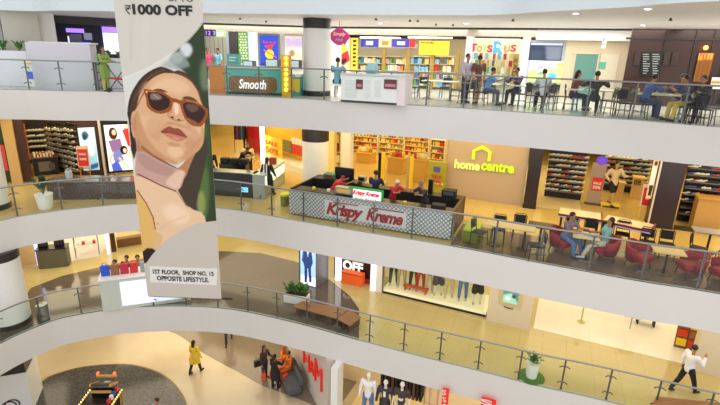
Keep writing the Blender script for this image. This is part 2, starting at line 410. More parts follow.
# ================================================================= PEOPLE
def Hgt(px,pyb,z,pyt):
    b=F(px,pyb,z); r=ray(px,pyt); t=math.hypot(b.x,b.y)/math.hypot(r.x,r.y); return (EYE+r*t).z-z
def capsule(m,a,ra,b,rb,seg=10):
    a=Vector(a); b=Vector(b); d=b-a; L=d.length
    if L<1e-5: m.ball(a,ra,seg,6); return
    d/=L; path=[];rr=[]
    for k in (-1,-.8,-.5,0): path.append(a+d*ra*k); rr.append(ra*math.sqrt(max(0.0004,1-k*k)))
    for k in (0,.5,.8,1): path.append(b+d*rb*k); rr.append(rb*math.sqrt(max(0.0004,1-k*k)))
    m.tube(path,rr,seg)
def remeshed(m,name,material,parent,vox=.018,smooth=3):
    me=bpy.data.meshes.new(name); me.from_pydata(m.v,[],m.f); o=bpy.data.objects.new(name,me); C.objects.link(o)
    r=o.modifiers.new('r','REMESH'); r.mode='VOXEL'; r.voxel_size=vox; r.use_smooth_shade=True
    s=o.modifiers.new('s','SMOOTH'); s.factor=.5; s.iterations=smooth
    dg=bpy.context.evaluated_depsgraph_get(); dg.update()
    nm=bpy.data.meshes.new_from_object(o.evaluated_get(dg)); bpy.data.objects.remove(o); bpy.data.meshes.remove(me)
    nm.materials.clear(); nm.materials.append(material); nm.name=name
    q=bpy.data.objects.new(name,nm); C.objects.link(q); q.parent=parent; return q
SKIN=mat('skin_brown',(168,118,88),.55,var=.05); HAIR=mat('hair_black',(26,20,18),.5)
def cloth(c): return mat('cloth_%d_%d_%d'%c,c,.8,var=.12,scale=25)
def person(label,loc,yaw,top=(200,60,60),bottom=(40,42,55),shoes=(40,35,35),h=1.68,lean=0,turn=0,
           legs=((0,0,4),(0,0,4)),arms=((5,12,8),(5,12,8)),sleeve='long',coat=0,skirt=0,hairlen=0,seat=None,headpitch=0,cap=None,group=None,scarf=None,name='person',skin=None,hair=True,headless=False,cat='person',simple=False,fem=False,shorts=False,headyaw=0,hood=None):
    """legs: (hip flexion, knee flexion, abduction) right,left; arms: (shoulder flexion, abduction, elbow flexion). facing local -y"""
    t=thing(name,label,cat,loc,yaw,group); k=h/1.70; R=math.radians
    V=Vector; lz=.90*k if seat is None else seat+.09
    pel=V((0,0,lz)); up=V((0,-math.sin(R(lean)),math.cos(R(lean)))); fw=V((0,-math.cos(R(lean)),-math.sin(R(lean))))
    chest=pel+up*.36*k; neck=pel+up*.53*k; hp=R(lean+headpitch); hup=V((0,-math.sin(hp),math.cos(hp))); head=neck+hup*.165*k+V((0,-.01,0)); hf=V((0,-math.cos(hp),-math.sin(hp)))
    hy=R(headyaw); hf=Matrix.Rotation(hy,3,'Z')@hf
    sk=skin or SKIN; J={}
    sw=(.175 if fem else .195)*k
    for i,s in enumerate((-1,1)):
        a,kn,ab=legs[i]; hip=pel+V((s*.09*k,0,-.02*k)); ud=V((s*math.sin(R(ab)),-math.sin(R(a))*math.cos(R(ab)),-math.cos(R(a))*math.cos(R(ab))))
        knee=hip+ud*.42*k; b=a-kn; ld=V((s*math.sin(R(ab))*.3,-math.sin(R(b)),-math.cos(R(b)))).normalized(); ank=knee+ld*.40*k
        J['h',i],J['k',i],J['a',i]=hip,knee,ank; J['fa',i]=b
        sh=neck-up*.05*k+V((s*sw,0,0)); a,ab,e=arms[i]
        ad=V((s*math.sin(R(ab)),-math.sin(R(a+lean))*math.cos(R(ab)),-math.cos(R(a+lean))*math.cos(R(ab))))
        el=sh+ad*.27*k; b=a+lean+e; fd=V((s*math.sin(R(ab))*.3-(s*.25 if e>50 else 0),-math.sin(R(b)),-math.cos(R(b)))).normalized(); wr=el+fd*.24*k
        J['s',i],J['e',i],J['w',i],J['fd',i]=sh,el,wr,fd
    # drop so the lower foot stands on the floor
    if seat is None:
        low=min(J['a',0].z,J['a',1].z)-.075*k
        off=V((0,0,-low)); pel+=off; chest+=off; neck+=off; head+=off
        for q in J:
            if q[0]!='fa' and q[0]!='fd': J[q]=J[q]+off
    b=MB()
    capsule(b,pel,.125*k,pel+up*.17*k,.105*k); capsule(b,pel+up*.17*k,.105*k,chest,.125*k)
    for i,s in enumerate((-1,1)):
        capsule(b,chest+V((s*.06*k,0,0)),.10*k,J['s',i],.055*k)
        capsule(b,J['h',i],.085*k,J['k',i],.055*k); capsule(b,J['k',i],.052*k,J['a',i],.036*k)
        fa=R(J['fa',i]); fz=max(-.05*k, -.045*k); toe=J['a',i]+V((0,-.14*k,-.05*k)) if abs(J['fa',i])<25 or seat else J['a',i]+V((0,-.11*k,-.09*k))
        J['toe',i]=toe; capsule(b,J['a',i]+V((0,.02*k,-.03*k)),.036*k,toe,.028*k)
        capsule(b,J['s',i],.05*k,J['e',i],.038*k); capsule(b,J['e',i],.038*k,J['w',i],.026*k)
        fd=J['fd',i]; w=J['w',i]; side=V((s,0,0)); fwd=fd.cross(side).normalized()
        for o in (-.014,.014): capsule(b,w+fd*.01*k,.022*k,w+fd*.075*k+fwd*o*k,.018*k,8)
        if not simple:
            for q,(o,L) in enumerate(((-.03,.062),(-.01,.075),(.01,.07),(.03,.055))):
                c0=w+fd*.08*k+fwd*o*k; c1=c0+fd*L*.5*k-side*.004; c2=c1+fd*L*.45*k-side*.016; capsule(b,c0,.010*k,c1,.0095*k,6); capsule(b,c1,.0095*k,c2,.008*k,6)
            c0=w+fd*.03*k-fwd*.02*k; c1=c0+fd*.03*k-fwd*.03*k-side*.01; capsule(b,c0,.012*k,c1,.011*k,6); capsule(b,c1,.011*k,c1+fd*.03*k-fwd*.008*k-side*.008,.009*k,6)
    if not headless:
        capsule(b,neck-up*.03,.05*k,head-hup*.05*k,.046*k)
        b.ball(head+hup*.03*k,.083*k,12,10,(.9,1.05,1.1)); capsule(b,head+hf*.03*k-hup*.02*k,.062*k,head+hf*.04*k-hup*.07*k,.036*k)
        sd=hf.cross(hup).normalized()
        capsule(b,head+hf*.085*k+hup*.015*k,.011*k,head+hf*.103*k-hup*.02*k,.014*k,6)
        for s in (-1,1): b.ball(head+sd*s*.08*k,.02*k,6,5,(.5,.8,1.2))
        capsule(b,head+hf*.088*k-hup*.052*k+sd*.02,.009,head+hf*.088*k-hup*.052*k-sd*.02,.009,6)
    body=remeshed(b,'body',sk,t,.013 if not simple else .018,2)
    if not headless and not simple:
        for s in (-1,1):
            e=MB(); e.ball(head+hf*.083*k+sd*s*.03*k+hup*.02*k,.011*k,8,6); e.build('eye',mat('eye_dark',(30,22,20),.2),t,smooth=True)
    g=.014
    m=MB(); tm=cloth(top) if isinstance(top,tuple) else top
    capsule(m,pel-up*.02*k,.13*k+g,pel+up*.17*k,.108*k+g); capsule(m,pel+up*.17*k,.108*k+g,chest,.128*k+g)
    for i,s in enumerate((-1,1)):
        capsule(m,chest+V((s*.06*k,0,0)),.10*k+g,J['s',i],.06*k+g)
        if sleeve!='none':
            capsule(m,J['s',i],.058*k+g,(J['s',i].lerp(J['e',i],.75) if sleeve=='short' else J['e',i]),.048*k+g)
            if sleeve=='long': capsule(m,J['e',i],.042*k+g,J['e',i].lerp(J['w',i],.93),.032*k+g)
        if fem: m.ball(chest+fw*.09*k+V((s*.06*k,0,0))+up*.02*k,.062*k,8,6)
        if coat:
            capsule(m,J['h',i]+V((0,0,.05)),.115*k+g,J['h',i].lerp(J['k',i],coat),.10*k+g)
            capsule(m,pel,.14*k,(J['h',i].lerp(J['k',i],coat)+J['h',1-i].lerp(J['k',1-i],coat))/2,.12*k)
    remeshed(m,'coat' if coat else 'shirt',tm,t,.02,3)
    m=MB(); bm_=cloth(bottom) if isinstance(bottom,tuple) else bottom
    capsule(m,pel+up*.02,.125*k+.006,pel-up*.04,.125*k+.006)
    for i in (0,1):
        if skirt: capsule(m,J['h',i],.11*k,J['h',i].lerp(J['k',i],skirt),.13*k)
        elif shorts: capsule(m,J['h',i],.09*k+g,J['h',i].lerp(J['k',i],.75),.085*k+g)
        else: capsule(m,J['h',i],.088*k+g,J['k',i],.06*k+g); capsule(m,J['k',i],.06*k+g,J['k',i].lerp(J['a',i],.95),.045*k+g)
    remeshed(m,'skirt' if skirt else ('shorts' if shorts else 'trousers'),bm_,t,.02,3)
    for i in (0,1):
        m=MB(); a=J['a',i]; toe=J['toe',i]; capsule(m,a+V((0,.03*k,-.045*k)),.043*k,toe+V((0,-.02,0)),.036*k)
        remeshed(m,'shoe',cloth(shoes),t,.014,1)
    if hair and not headless:
        m=MB(); hc=head+hup*.05*k-hf*.018*k; m.ball(hc,.093*k,14,10,(.98,1.0,1.0))
        if hairlen: capsule(m,head-hf*.05*k,.075*k,head-hf*.085*k-V((0,0,hairlen)),.055*k)
        hm=remeshed(m,'hair',HAIR if cap is None else cloth(cap),t,.016,2)
        if cap: hm.name='cap'
    if scarf:
        m=MB(); m.tube([V((-.1,-.03,0))+neck-V((0,0,.02)),neck+V((0,-.10,-.05)),neck+V((.1,-.03,-.02)),neck+V((0,.08,0))],.035,8,True); m.build('scarf',cloth(scarf),t,smooth=True)
    return t,J
SIT=((85,85,6),(85,80,6)); TABLEARMS=((35,12,60),(35,12,60)); WALK=((24,4,2),(-20,22,2)); STAND=((2,2,4),(-3,0,4))
def face_to(loc,dx,dy): return math.atan2(dx,-dy)
# ================================================================= FURNITURE PROTOTYPES
dkmetal=mat('dark_metal',(44,40,40),.4,metal=.4); ivory=mat('ivory_laminate',(226,220,205),.4); beigew=mat('light_wood_top',(214,186,130),.4,scale=3,var=.1)
def bistro_chair(label,loc,yaw,group,backc=None,name='dining_chair'):
    t=thing(name,label,'chair',loc,yaw,group); bc=backc or dkmetal
    MB().box((0,0,.455),(.42,.42,.035),bev=.012).build('seat',bc,t)
    for s in (-1,1):
        MB().tube([(s*.19,-.19,.45),(s*.21,-.22,0)],.014,6).build('leg',dkmetal,t)
        MB().tube([(s*.19,.19,.47),(s*.20,.22,0)],.014,6).build('leg',dkmetal,t)
    m=MB(); m.tube([(-.19,.19,.44),(-.20,.23,.80),(-.15,.25,.87),(.15,.25,.87),(.20,.23,.80),(.19,.19,.44)],.014,6); m.build('back_frame',dkmetal,t)
    m=MB(); m.box((0,.235,.69),(.35,.02,.28),rx=-.12,bev=.008); m.build('backrest',bc,t)
    MB().tube([(-.2,-.2,.22),(-.2,.2,.22)],.009,5).build('stretcher',dkmetal,t); MB().tube([(.2,-.2,.22),(.2,.2,.22)],.009,5).build('stretcher',dkmetal,t)
    return t
def cafe_table(label,loc,yaw,w,d,top,group=None,h=.74,name='cafe_table',legm=None):
    t=thing(name,label,'table',loc,yaw,group); lm=legm or steel
    MB().box((0,0,h-.02),(w,d,.04),bev=.012).build('tabletop',top,t)
    n=2 if w>1.1 else 1
    for i in range(n):
        x=0 if n==1 else (i-.5)*w*.6
        MB().cyl((x,0,.02),.035,h-.06,10).build('leg',lm,t); MB().lathe([(.22,0),(.22,.012),(.05,.03),(.035,.04)],16,(x,0,0)).build('base',lm,t)
    return t
def tub_chair(label,loc,yaw,group,m1):
    t=thing('tub_armchair',label,'armchair',loc,yaw,group)
    # curved shell back and arms
    prof=MB(); n=17; vs=[];fs=[]
    for i in range(n):
        a=PI*(-.12+1.24*i/(n-1)); up=.80-.16*abs(math.cos(a))**1.5; R1,R2=.36,.29
        fx=1.05
        for (r,z) in ((R1-.05,.20),(R1,.45),(R1+.02,up-.03),(R1-.02,up),(R2+.01,up-.02),(R2,.42),(R2,.25)): vs.append((r*fx*math.cos(a),r*math.sin(a)+.02,z))
    for i in range(n-1):
        for k in range(7): j=(k+1)%7; fs.append((i*7+k,i*7+7+k,i*7+7+j,i*7+j))
    fs+=[tuple(range(0,7)),tuple(range((n-1)*7+6,(n-1)*7-1,-1))]
    prof.add(vs,fs); prof.build('shell',m1,t,smooth=True)
    MB().box((0,-.03,.36),(.54,.58,.16),bev=.04).build('seat_cushion',m1,t)
    MB().box((0,0,.25),(.5,.5,.07)).build('seat_base',m1,t)
    for sx in (-1,1):
        for sy in (-1,1): MB().tube([(sx*.2,sy*.2,.24),(sx*.24,sy*.24,0)],.018,6).build('leg',dkmetal,t)
    return t
def leafy(label,loc,h,spread,n,m1,pot=None,name='potted_plant',cat='plant',z0=0,seed=1,group=None,potr=.16,poth=.3):
    rnd=random.Random(seed); t=thing(name,label,cat,loc,0,group)
    if pot is not None:
        MB().lathe([(potr*.75,0),(potr,poth),(potr*.9,poth),(potr*.85,poth-.03)],14).build('pot',pot,t,smooth=False)
    zb=poth if pot is not None else z0
    f=MB(); s=MB()
    for i in range(n):
        a=rnd.uniform(0,2*PI); tilt=rnd.uniform(.1,1); L=h*rnd.uniform(.6,1); d=Vector((math.cos(a)*spread*tilt,math.sin(a)*spread*tilt,L))
        mid=Vector((0,0,zb))+d*.5+Vector((0,0,L*.12)); tip=Vector((0,0,zb))+d-Vector((0,0,L*.25*tilt)); b0=Vector((0,0,zb-.02))
        s.tube([b0,mid],.005,4)
        side=Vector((-math.sin(a),math.cos(a),0))*(.045+.03*rnd.random())
        for (p,q) in ((b0.lerp(mid,.5),mid),(mid,tip)):
            c=(p+q)/2; up=Vector((0,0,.012)); f.add([p,c+side-up,q,c-side-up,c+up],[(0,4,1),(1,4,2),(2,4,3),(3,4,0),(0,1,4)][:4])
    f.build('foliage',m1,t); s.build('stems',m1,t)
    return t
leafg=mat('leaf_green',(70,120,45),.5,var=.3,scale=8); leafd=mat('leaf_dark',(38,72,34),.5,var=.3,scale=8)
def fr(px0,py0,px1,py1,n,z=0):
    "rectangle of a facade at depth n seen between two pixels: u0,u1,zbottom,ztop"
    ym=(py0+py1)/2; xm=(px0+px1)/2
    a=D(px0,ym,n); b=D(px1,ym,n); t=D(xm,py0,n); bt=D(xm,py1,n)
    return a.dot(U),b.dot(U),bt.z,t.z
def panel(name,px0,py0,px1,py1,n,m,th=.05,parent=None,zb=None,zt=None):
    u0,u1,b,t=fr(px0,py0,px1,py1,n)
    if zb is not None: b=zb
    if zt is not None: t=zt
    q=MB(); q.b2(u0,n,b,u1,n+th,t); o=q.build(name,m,parent,rz=ANG if parent is None else 0); return o
class Face:
    "a vertical facade plane at depth n with its own yaw; rectangles are measured on it along sight lines"
    def __init__(s,yaw,n): s.yaw=yaw; s.n=n; s.U=Vector((math.cos(yaw),math.sin(yaw),0)); s.N=Vector((-math.sin(yaw),math.cos(yaw),0))
    def pt(s,px,py,dn=0):
        p=D(px,py,s.n+dn,s.N); return p.dot(s.U),p.z
    def rect(s,x0,y0,x1,y1,dn=0):
        ym=(y0+y1)/2; xm=(x0+x1)/2
        return s.pt(x0,ym,dn)[0],s.pt(x1,ym,dn)[0],s.pt(xm,y1,dn)[1],s.pt(xm,y0,dn)[1]
    def thing(s,name,label,cat,x0,y0,x1,y1,dn=0,group=None,zb=None):
        u0,u1,b,t=s.rect(x0,y0,x1,y1,dn); zb=b if zb is None else zb; uc=(u0+u1)/2
        o=thing(name,label,cat,s.U*uc+s.N*(s.n+dn)+Vector((0,0,zb)),s.yaw,group); 
        return o,(u1-u0),(t-zb)
    def flat(s,name,m,x0,y0,x1,y1,dn=0,th=.05,parent=None,zb=None,zt=None):
        "slab box facing the viewer; top-level unless parent (then parent must be a thing of this face)"
        u0,u1,b,t=s.rect(x0,y0,x1,y1,dn); b=b if zb is None else zb; t=t if zt is None else zt
        loc=s.U*((u0+u1)/2)+s.N*(s.n+dn)+Vector((0,0,b)); q=MB(); q.b2(-(u1-u0)/2,0,0,(u1-u0)/2,th,t-b)
        if parent is not None: rel=s.rel(loc,parent); return q.build(name,m,parent,loc=rel)
        return q.build(name,m,None,loc=loc,rz=s.yaw)
    def rel(s,loc,parent): return Matrix.Rotation(-parent.rotation_euler.z,3,'Z')@(Vector(loc)-Vector(parent.location))
    def at(s,px,py,dn=0): return D(px,py,s.n+dn,s.N)
    def words(s,txt,m,x0,y0,x1,y1,dn=0,parent=None,name='lettering',label=None,shear=0,off=0,extr=.012,spacing=1,tilt=0):
        u0,u1,b,t=s.rect(x0,y0,x1,y1,dn); loc=s.U*((u0+u1)/2)+s.N*(s.n+dn)+Vector((0,0,(b+t)/2))
        if parent is not None: return text(name,txt,.3,m,parent,s.rel(loc,parent),0,extr,shear,off,u1-u0,spacing,tilt,(t-b))
        o=text(name,txt,.3,m,None,loc,s.yaw,extr,shear,off,u1-u0,spacing,tilt,(t-b)); return o
    def pic(s,name,x0,y0,x1,y1,layers,bg,m,nx=24,ny=36,dn=0,parent=None,pxspace=True,th=.01):
        u0,u1,b,t=s.rect(x0,y0,x1,y1,dn); o=s.U*0+s.N*(s.n+dn)
        c=[o+s.U*u0+Vector((0,0,t)),o+s.U*u1+Vector((0,0,t)),o+s.U*u1+Vector((0,0,b)),o+s.U*u0+Vector((0,0,b))]
        inv=(lambda S,T:(x0+S*(x1-x0),y0+T*(y1-y0)))
        if parent is not None: c=[s.rel(q,parent) for q in c]
        return picture(name,c,nx,ny,layers,bg,m,parent,inv,thick=th)
FR3=Face(ANG,24.0); FM3=Face(0,26.4); FL3=Face(math.radians(31),26.5)
FR2=Face(ANG,19.8); FL2=Face(math.radians(31),24.75)
FR1=Face(math.radians(-23),17.4)
trimc=[10]
def wallbox(face,x0,y0,x1,y1,m,dn=0,th=.2,zb=None,zt=None,name=None):
    trimc[0]+=1; o=face.flat(name or 'trim_%d'%trimc[0],m,x0,y0,x1,y1,dn,th,None,zb,zt); return st(o)
# ================================================================= TOP LEVEL (z=0), food court
gwhite=mat('shop_white',(236,234,228),.5,var=.02)
beige=mat('beige_wall',(208,192,160),.6,var=.03)
brownglass=mat('brown_glass_wall',(58,36,28),.22,var=.2,scale=1.5)
teal=mat('teal_paint',(84,176,160),.4,var=.04); tealdk=mat('teal_door',(90,140,128),.4,var=.04)
wood=mat('orange_wood',(208,126,30),.45,var=.18,scale=4); yellow=mat('yellow_paint',(236,200,60),.5)
emw=mat('lamp_white',(255,248,236),.5,emit=3.0); emscreen=vcmat('screen_print',.4,.55); printm=vcmat('print',.6,.0); litprint=vcmat('backlit_print',.5,.35)
emred=mat('lit_red',(226,40,40),.5,emit=.7); emorange=mat('lit_orange',(246,120,30),.5,emit=.7); emblue=mat('lit_blue',(60,150,220),.5,emit=.7); empurple=mat('lit_purple',(150,110,245),.5,emit=1.6); emgreen=mat('lit_green',(120,235,90),.5,emit=1.2); emyellow=mat('lit_yellow',(250,215,90),.5,emit=1.0)
# --- header band + slot along the right facade and rear soffits
def band(face,x0,x1,z0,z1,m,dn=0,th=.2,ym=40):
    u0=face.pt(x0,ym,dn)[0]; u1=face.pt(x1,ym,dn)[0]; trimc[0]+=1
    q=MB(); q.b2(u0,0,z0,u1,th,z1); o=q.build('trim_%d'%trimc[0],m,None,loc=face.N*(face.n+dn),rz=face.yaw); return st(o)
hdm=mat('header_cream',(206,196,178),.6)
band(FR3,322,800,2.62,2.95,hdm); band(FM3,150,322,2.62,2.95,hdm)
band(FR3,322,800,2.90,2.949,dark,-1.0,.75); band(FM3,150,322,2.90,2.949,dark,-1.0,.75)
# wall behind everything at this level, right part
band(FR3,322,470,0,2.62,mat('store_back_cream',(240,226,190),.7),4.2,.1)
# ---------------- toy store interior: shelf bays full of boxed toys
toycols=[(226,60,50),(240,190,50),(60,130,200),(244,240,230),(90,180,110),(240,140,60),(240,170,190),(150,205,235),(246,236,200),(250,225,130)]
toym=[mat('toy_%d'%i,c,.5,var=.05) for i,c in enumerate(toycols)]
creamshelf=mat('shelf_cream',(238,222,178),.5)
emwindow=mat('window_lamp_strip',(255,250,235),.5,emit=5)
rn=random.Random(3)
toyproto=[]
def gift(name,label,cat,loc,rz,w,d,h,m,group):
    q=MB(); q.box((0,0,h/2),(w,d,h),bev=.01); o=q.build(name,m,None,loc=loc,rz=rz); return tag(o,label,cat,group)
def shelf_unit(face,x0,x1,ytop,ybot,dn,label,nsh,group,itemgroup,itemlabel,seed,mshelf=creamshelf,fill=.9,cat='shelves'):
    t,w,h=face.thing('shelf_unit',label,cat,x0,ytop,x1,ybot,dn,group,zb=0 if face in (FR3,FM3,FL3) else None)
    dpt=.42; r=random.Random(seed)
    MB().b2(-w/2,dpt,0,w/2,dpt+.03,h).build('back_panel',mshelf,t)
    for s in (-1,1): MB().b2(s*w/2-.02,0,0,s*w/2+.02,dpt,h).build('side_panel',mshelf,t)
    zz=[.12+i*(h-.15)/nsh for i in range(nsh+1)]
    for z in zz: MB().b2(-w/2,0,z-.015,w/2,dpt,z+.015).build('shelf',mshelf,t)
    base=Vector(t.location)
    for i in range(nsh):
        x=-w/2+.04
        gap=zz[i+1]-zz[i]-.05
        while x<w/2-.1:
            bw=r.uniform(.12,.26)
            if x+bw>w/2-.03: break
            if r.random()<fill:
                hh=gap*r.uniform(.6,.98); k=r.randrange(len(toym))
                loc=base+face.U*(x+bw/2)+face.N*.16+Vector((0,0,zz[i]+.016))
                gift('toy_box',itemlabel,'toy box',loc,face.yaw,bw-.02,.22,hh,toym[k],itemgroup)
            x+=bw
    return t
bays=[(357,382),(384,405),(409,430),(433,455)]
for i,(a,b) in enumerate(bays):
    shelf_unit(FR3,a,b,56,84,1.6,['cream shelf bay of coloured toy boxes, leftmost in the toy store window','cream shelf bay of toy boxes, second from the left in the toy store','cream shelf bay of toy boxes behind the yellow hanging sign','cream shelf bay of toy boxes beside the man in the light shirt'][i],4,None,'boxed toys on the toy store shelves','small coloured toy box standing on a toy store shelf',i)
postm=mat('post_ochre',(176,142,60),.5)
for i,x in enumerate((383,407,431.5,456.5)):
    o=FR3.flat('display_post',postm,x-1.6,57,x+1.6,88,0.9,.12,zb=0,zt=2.0); tag(o,['ochre display post between the first and second toy bays','ochre display post left of the yellow hanging sign','ochre display post below the yellow hanging sign','ochre display post beside the white pillar of the toy store'][i],'post')
# hanging signs in the toy store
s,w,h=FR3.thing('hanging_sign','blue and white hanging sign over the leftmost toy bay','sign',361,39,378,47,.6)
FR3.flat('panel',mat('sign_navy',(56,60,170),.5,emit=.25),361,39,378,47,.6,.05,s); FR3.flat('emblem',mat('sign_white',(240,240,240),.5,emit=.3),366,41,373,45,.58,.02,s)
s,w,h=FR3.thing('hanging_sign','orange and white hanging sign in the toy store','sign',379,39,391,47,.6); FR3.flat('panel',mat('sign_peach',(244,206,160),.5,emit=.3),379,39,391,47,.6,.05,s); FR3.flat('emblem',emorange,382,41,388,45,.58,.02,s)
s,w,h=FR3.thing('hanging_sign','blue and red hanging sign right of the orange one in the toy store','sign',392,39,415,47,.6); FR3.flat('panel',mat('sign_navy2',(64,60,176),.5,emit=.25),392,39,409,47,.6,.05,s); FR3.flat('end_panel',emred,409.5,39,415,47,.6,.05,s); FR3.flat('emblem',mat('sign_white',(240,240,240)),397,41.5,405,45,.58,.02,s)
s,w,h=FR3.thing('hanging_sign','large yellow hanging sign in the toy store','sign',419,41,449,55,.5); FR3.flat('panel',mat('sign_yellow',(240,205,50),.5,emit=.35),419,41,449,55,.5,.06,s); FR3.words('Fun and play',mat('sign_black',(50,40,30),.5),421,41.8,434,44,.48,s)
band(FR3,362,418,2.02,2.24,mat('grey_bulkhead',(176,168,170),.5),1.2,.1)
# lamps inside the toy store
def striplight(face,x0,x1,y,dn,label,m=None,cat='light'):
    o=face.flat('strip_light',m or emwindow,x0,y-.6,x1,y+.6,dn,.12); return tag(o,label,cat)
for i,(a,b) in enumerate(((360,400),(408,452))): striplight(FR3,a,b,37.6,1.0,['left ceiling strip light in the toy store','right ceiling strip light in the toy store'][i])
# white pillars, TOYS window
wallbox(FR3,464.5,33,471,88,gwhite,-.1,.5,0,2.62); wallbox(FR3,520.5,33,528,88,gwhite,-.1,.5,0,2.62); wallbox(FR3,332,33,340.5,88,gwhite,-.1,.4,0,2.62)
wd,w,h=FR3.thing('display_window','toy store display window crowded with colourful toys','window',471,39,520,90,.3,zb=0)
FR3.flat('back_panel',mat('window_back',(246,236,200),.6,emit=.25),471,39,520,90,1.4,.05,wd,zb=0); FR3.flat('glass',clear,471,39,520,90,.05,.02,wd,zb=0); FR3.flat('frame',gwhite,471,38.3,520,39.6,0,.1,wd)
FR3.flat('sale_poster',mat('ochre_poster',(190,150,60),.5),511.5,54,517.5,86,.2,.03,wd); FR3.words('SALE',mat('sign_black',(50,40,30)),503,68,526,71.5,.18,wd,tilt=-PI/2,name='sale_text')
# the TOYS R US letters
x=472.5
for ch,c,x0,x1,y0,y1 in (('T',emred,470.8,477,43.5,51.5),('O',emorange,477,482,45.5,52),('Y',emgreen,482,486.6,45,52.5),('S',emred,487,492.6,45,52.5),('R',emblue,493.4,503.4,41.2,54),('U',emorange,504,510,45.5,52),('S',emred,510.6,516.5,44.5,52)):
    FR3.words(ch,c,x0,y0,x1,y1,-.06,wd,'letter',off=.014,extr=.03)
star=MB(); 
uu,zz=FR3.pt(498,46,-.12)
u_c=FR3.rel(FR3.U*uu+FR3.N*(FR3.n-.12)+Vector((0,0,zz)),wd)
sp=[]; 
for k in range(10): a=PI/2+k*PI/5; rr_=.085 if k%2==0 else .036; sp.append((rr_*math.cos(a),rr_*math.sin(a)))
star.add([(u_c.x+x_,u_c.y,u_c.z+y_) for x_,y_ in sp]+[(u_c.x+x_,u_c.y+.02,u_c.z+y_) for x_,y_ in sp],[tuple(range(9,-1,-1)),tuple(range(10,20))]+[(k,(k+1)%10,10+(k+1)%10,10+k) for k in range(10)]); star.build('star',emw,wd)
rn=random.Random(11); pos=[]
for i in range(260):
    px=rn.uniform(473,517); py=rn.uniform(55,88); w_=rn.uniform(.1,.19); p=FR3.at(px,py,.45+.8*rn.random()); p.z=max(0.02,round(p.z/.32)*.32)
    if any(abs((p-q).dot(FR3.U))<.2 and abs(p.z-q.z)<.1 for q in pos): continue
    pos.append(p); o=gift('toy_box','small coloured toy box stacked in the toy store display window','toy box',p,FR3.yaw,w_,.2,.29,toym[rn.randrange(10)],'boxed toys in the display window')
for k in range(5):
    q=MB(); u0,u1,_,_=FR3.rect(472,50,519,60,.4); q.b2(u0,.35,.3+k*.32,u1,1.3,.316+k*.32)
    o=q.build('display_shelf',clear,None,loc=FR3.N*(FR3.n),rz=ANG); o.parent=wd; o.rotation_euler=(0,0,0); o.location=FR3.rel(FR3.N*FR3.n,wd)
# digital screen storefront right of the toy store
sf,w,h=FR3.thing('media_screen','tall digital screen with dark upper half and bright game advert below','screen',528,42,563,82,-.05,zb=.3)
FR3.flat('frame',mat('screen_frame',(196,200,208),.4),526.5,40.5,564.5,84,-.02,.1,sf)
FR3.pic('upper_picture',528.5,42.5,562.5,60.5,[('p',(200,210,235),[(530,43.5),(562,43.5),(562,45.5),(530,45)],.3),('p',(110,118,135),[(545,46),(562,46),(562,60),(548,60)],1),('p',(60,70,90),[(530,50),(543,50),(543,60),(530,60)],1.5)],(48,58,78),emscreen,30,18,-.06,sf)
FR3.pic('lower_picture',528.5,61,562.5,82,[('p',(200,235,120),[(528,70),(563,66),(563,83),(528,83)],2),('e',(120,90,200),(541,71,4.5,4.5),.4),('e',(250,250,250),(541,71,3,3),.3),('e',(110,200,80),(541,73,2,2),.3),('p',(250,190,70),[(556,62),(563,62),(563,66),(556,66)],.5),('e',(90,170,235),(553,76,5,4),1)],(222,246,236),emscreen,34,22,-.06,sf)
# beige wall with teal door and restaurant frontage
wallbox(FR3,564,33,633,90,beige,-.15,.2,0,2.62,'wall_food_court')
dr,w,h=FR3.thing('door_1',None,None,573,53,596,84,-.2,zb=0); st(dr)
FR3.flat('door_leaf',tealdk,574,54,596,86,-.2,.05,dr,zb=0); FR3.flat('door_frame',beige,572.5,52,597.5,54,-.23,.08,dr)
for a,b in ((572.5,574),(596,597.5)): FR3.flat('door_frame',beige,a,53,b,86,-.23,.08,dr,zb=0)
dr2,w,h=FR3.thing('door_2',None,None,598,53,618,84,-.2,zb=0); st(dr2)
FR3.flat('door_leaf',mat('door_cream',(214,204,178),.5),598.5,54,617,86,-.2,.05,dr2,zb=0); FR3.flat('notice',mat('notice_teal',(96,170,150),.5),599,62,605.5,69,-.23,.02,dr2)
wallbox(FR3,536,36.5,630,38.5,gwhite,-.6,.6,2.5,2.9)
ex,w,h=FR3.thing('exit_sign','small white hanging exit sign on a rod by the teal door','sign',602,41,606,48,-1.2)
FR3.flat('sign_board',mat('sign_pale',(220,235,222),.5,emit=.4),602,41,606,48,-1.2,.04,ex); FR3.flat('rod',dkmetal,603.6,38,604.4,41,-1.2,.02,ex); FR3.words('EXIT',mat('exit_green',(40,150,90),.5),602.4,43,605.6,45.5,-1.23,ex)
# brown restaurant
FB3=Face(ANG,22.6)
wb,w,h=FB3.thing('restaurant_frontage','dark brown glazed restaurant frontage at the top right','shopfront',626,38,735,92,0,zb=0)
FB3.flat('wall_panel',brownglass,626,38,735,92,0,.15,wb,zb=0,zt=2.9)
for x in (660,690,708,722): FB3.flat('mullion',mat('brown_dark',(38,24,20),.4),x-.5,38,x+.5,92,-.05,.05,wb,zb=0,zt=2.9)
FB3.flat('lintel',mat('brown_dark',(38,24,20)),626,38,735,40,-.06,.06,wb)
mb_,w,h=FB3.thing('menu_board','large black menu board with chalk writing on the brown restaurant wall','sign',641.5,52,661.5,76,-.12)
FB3.flat('board',black,641.5,52,661.5,76,-.12,.05,mb_)
rr2=random.Random(5)
for i in range(9):
    y=54+i*2.35
    for (a,b) in ((643,650),(652.5,660)): FB3.flat('text_line',mat('chalk',(170,180,170),.8),a,y,a+(b-a)*rr2.uniform(.5,1),y+.7,-.135,.012,mb_)
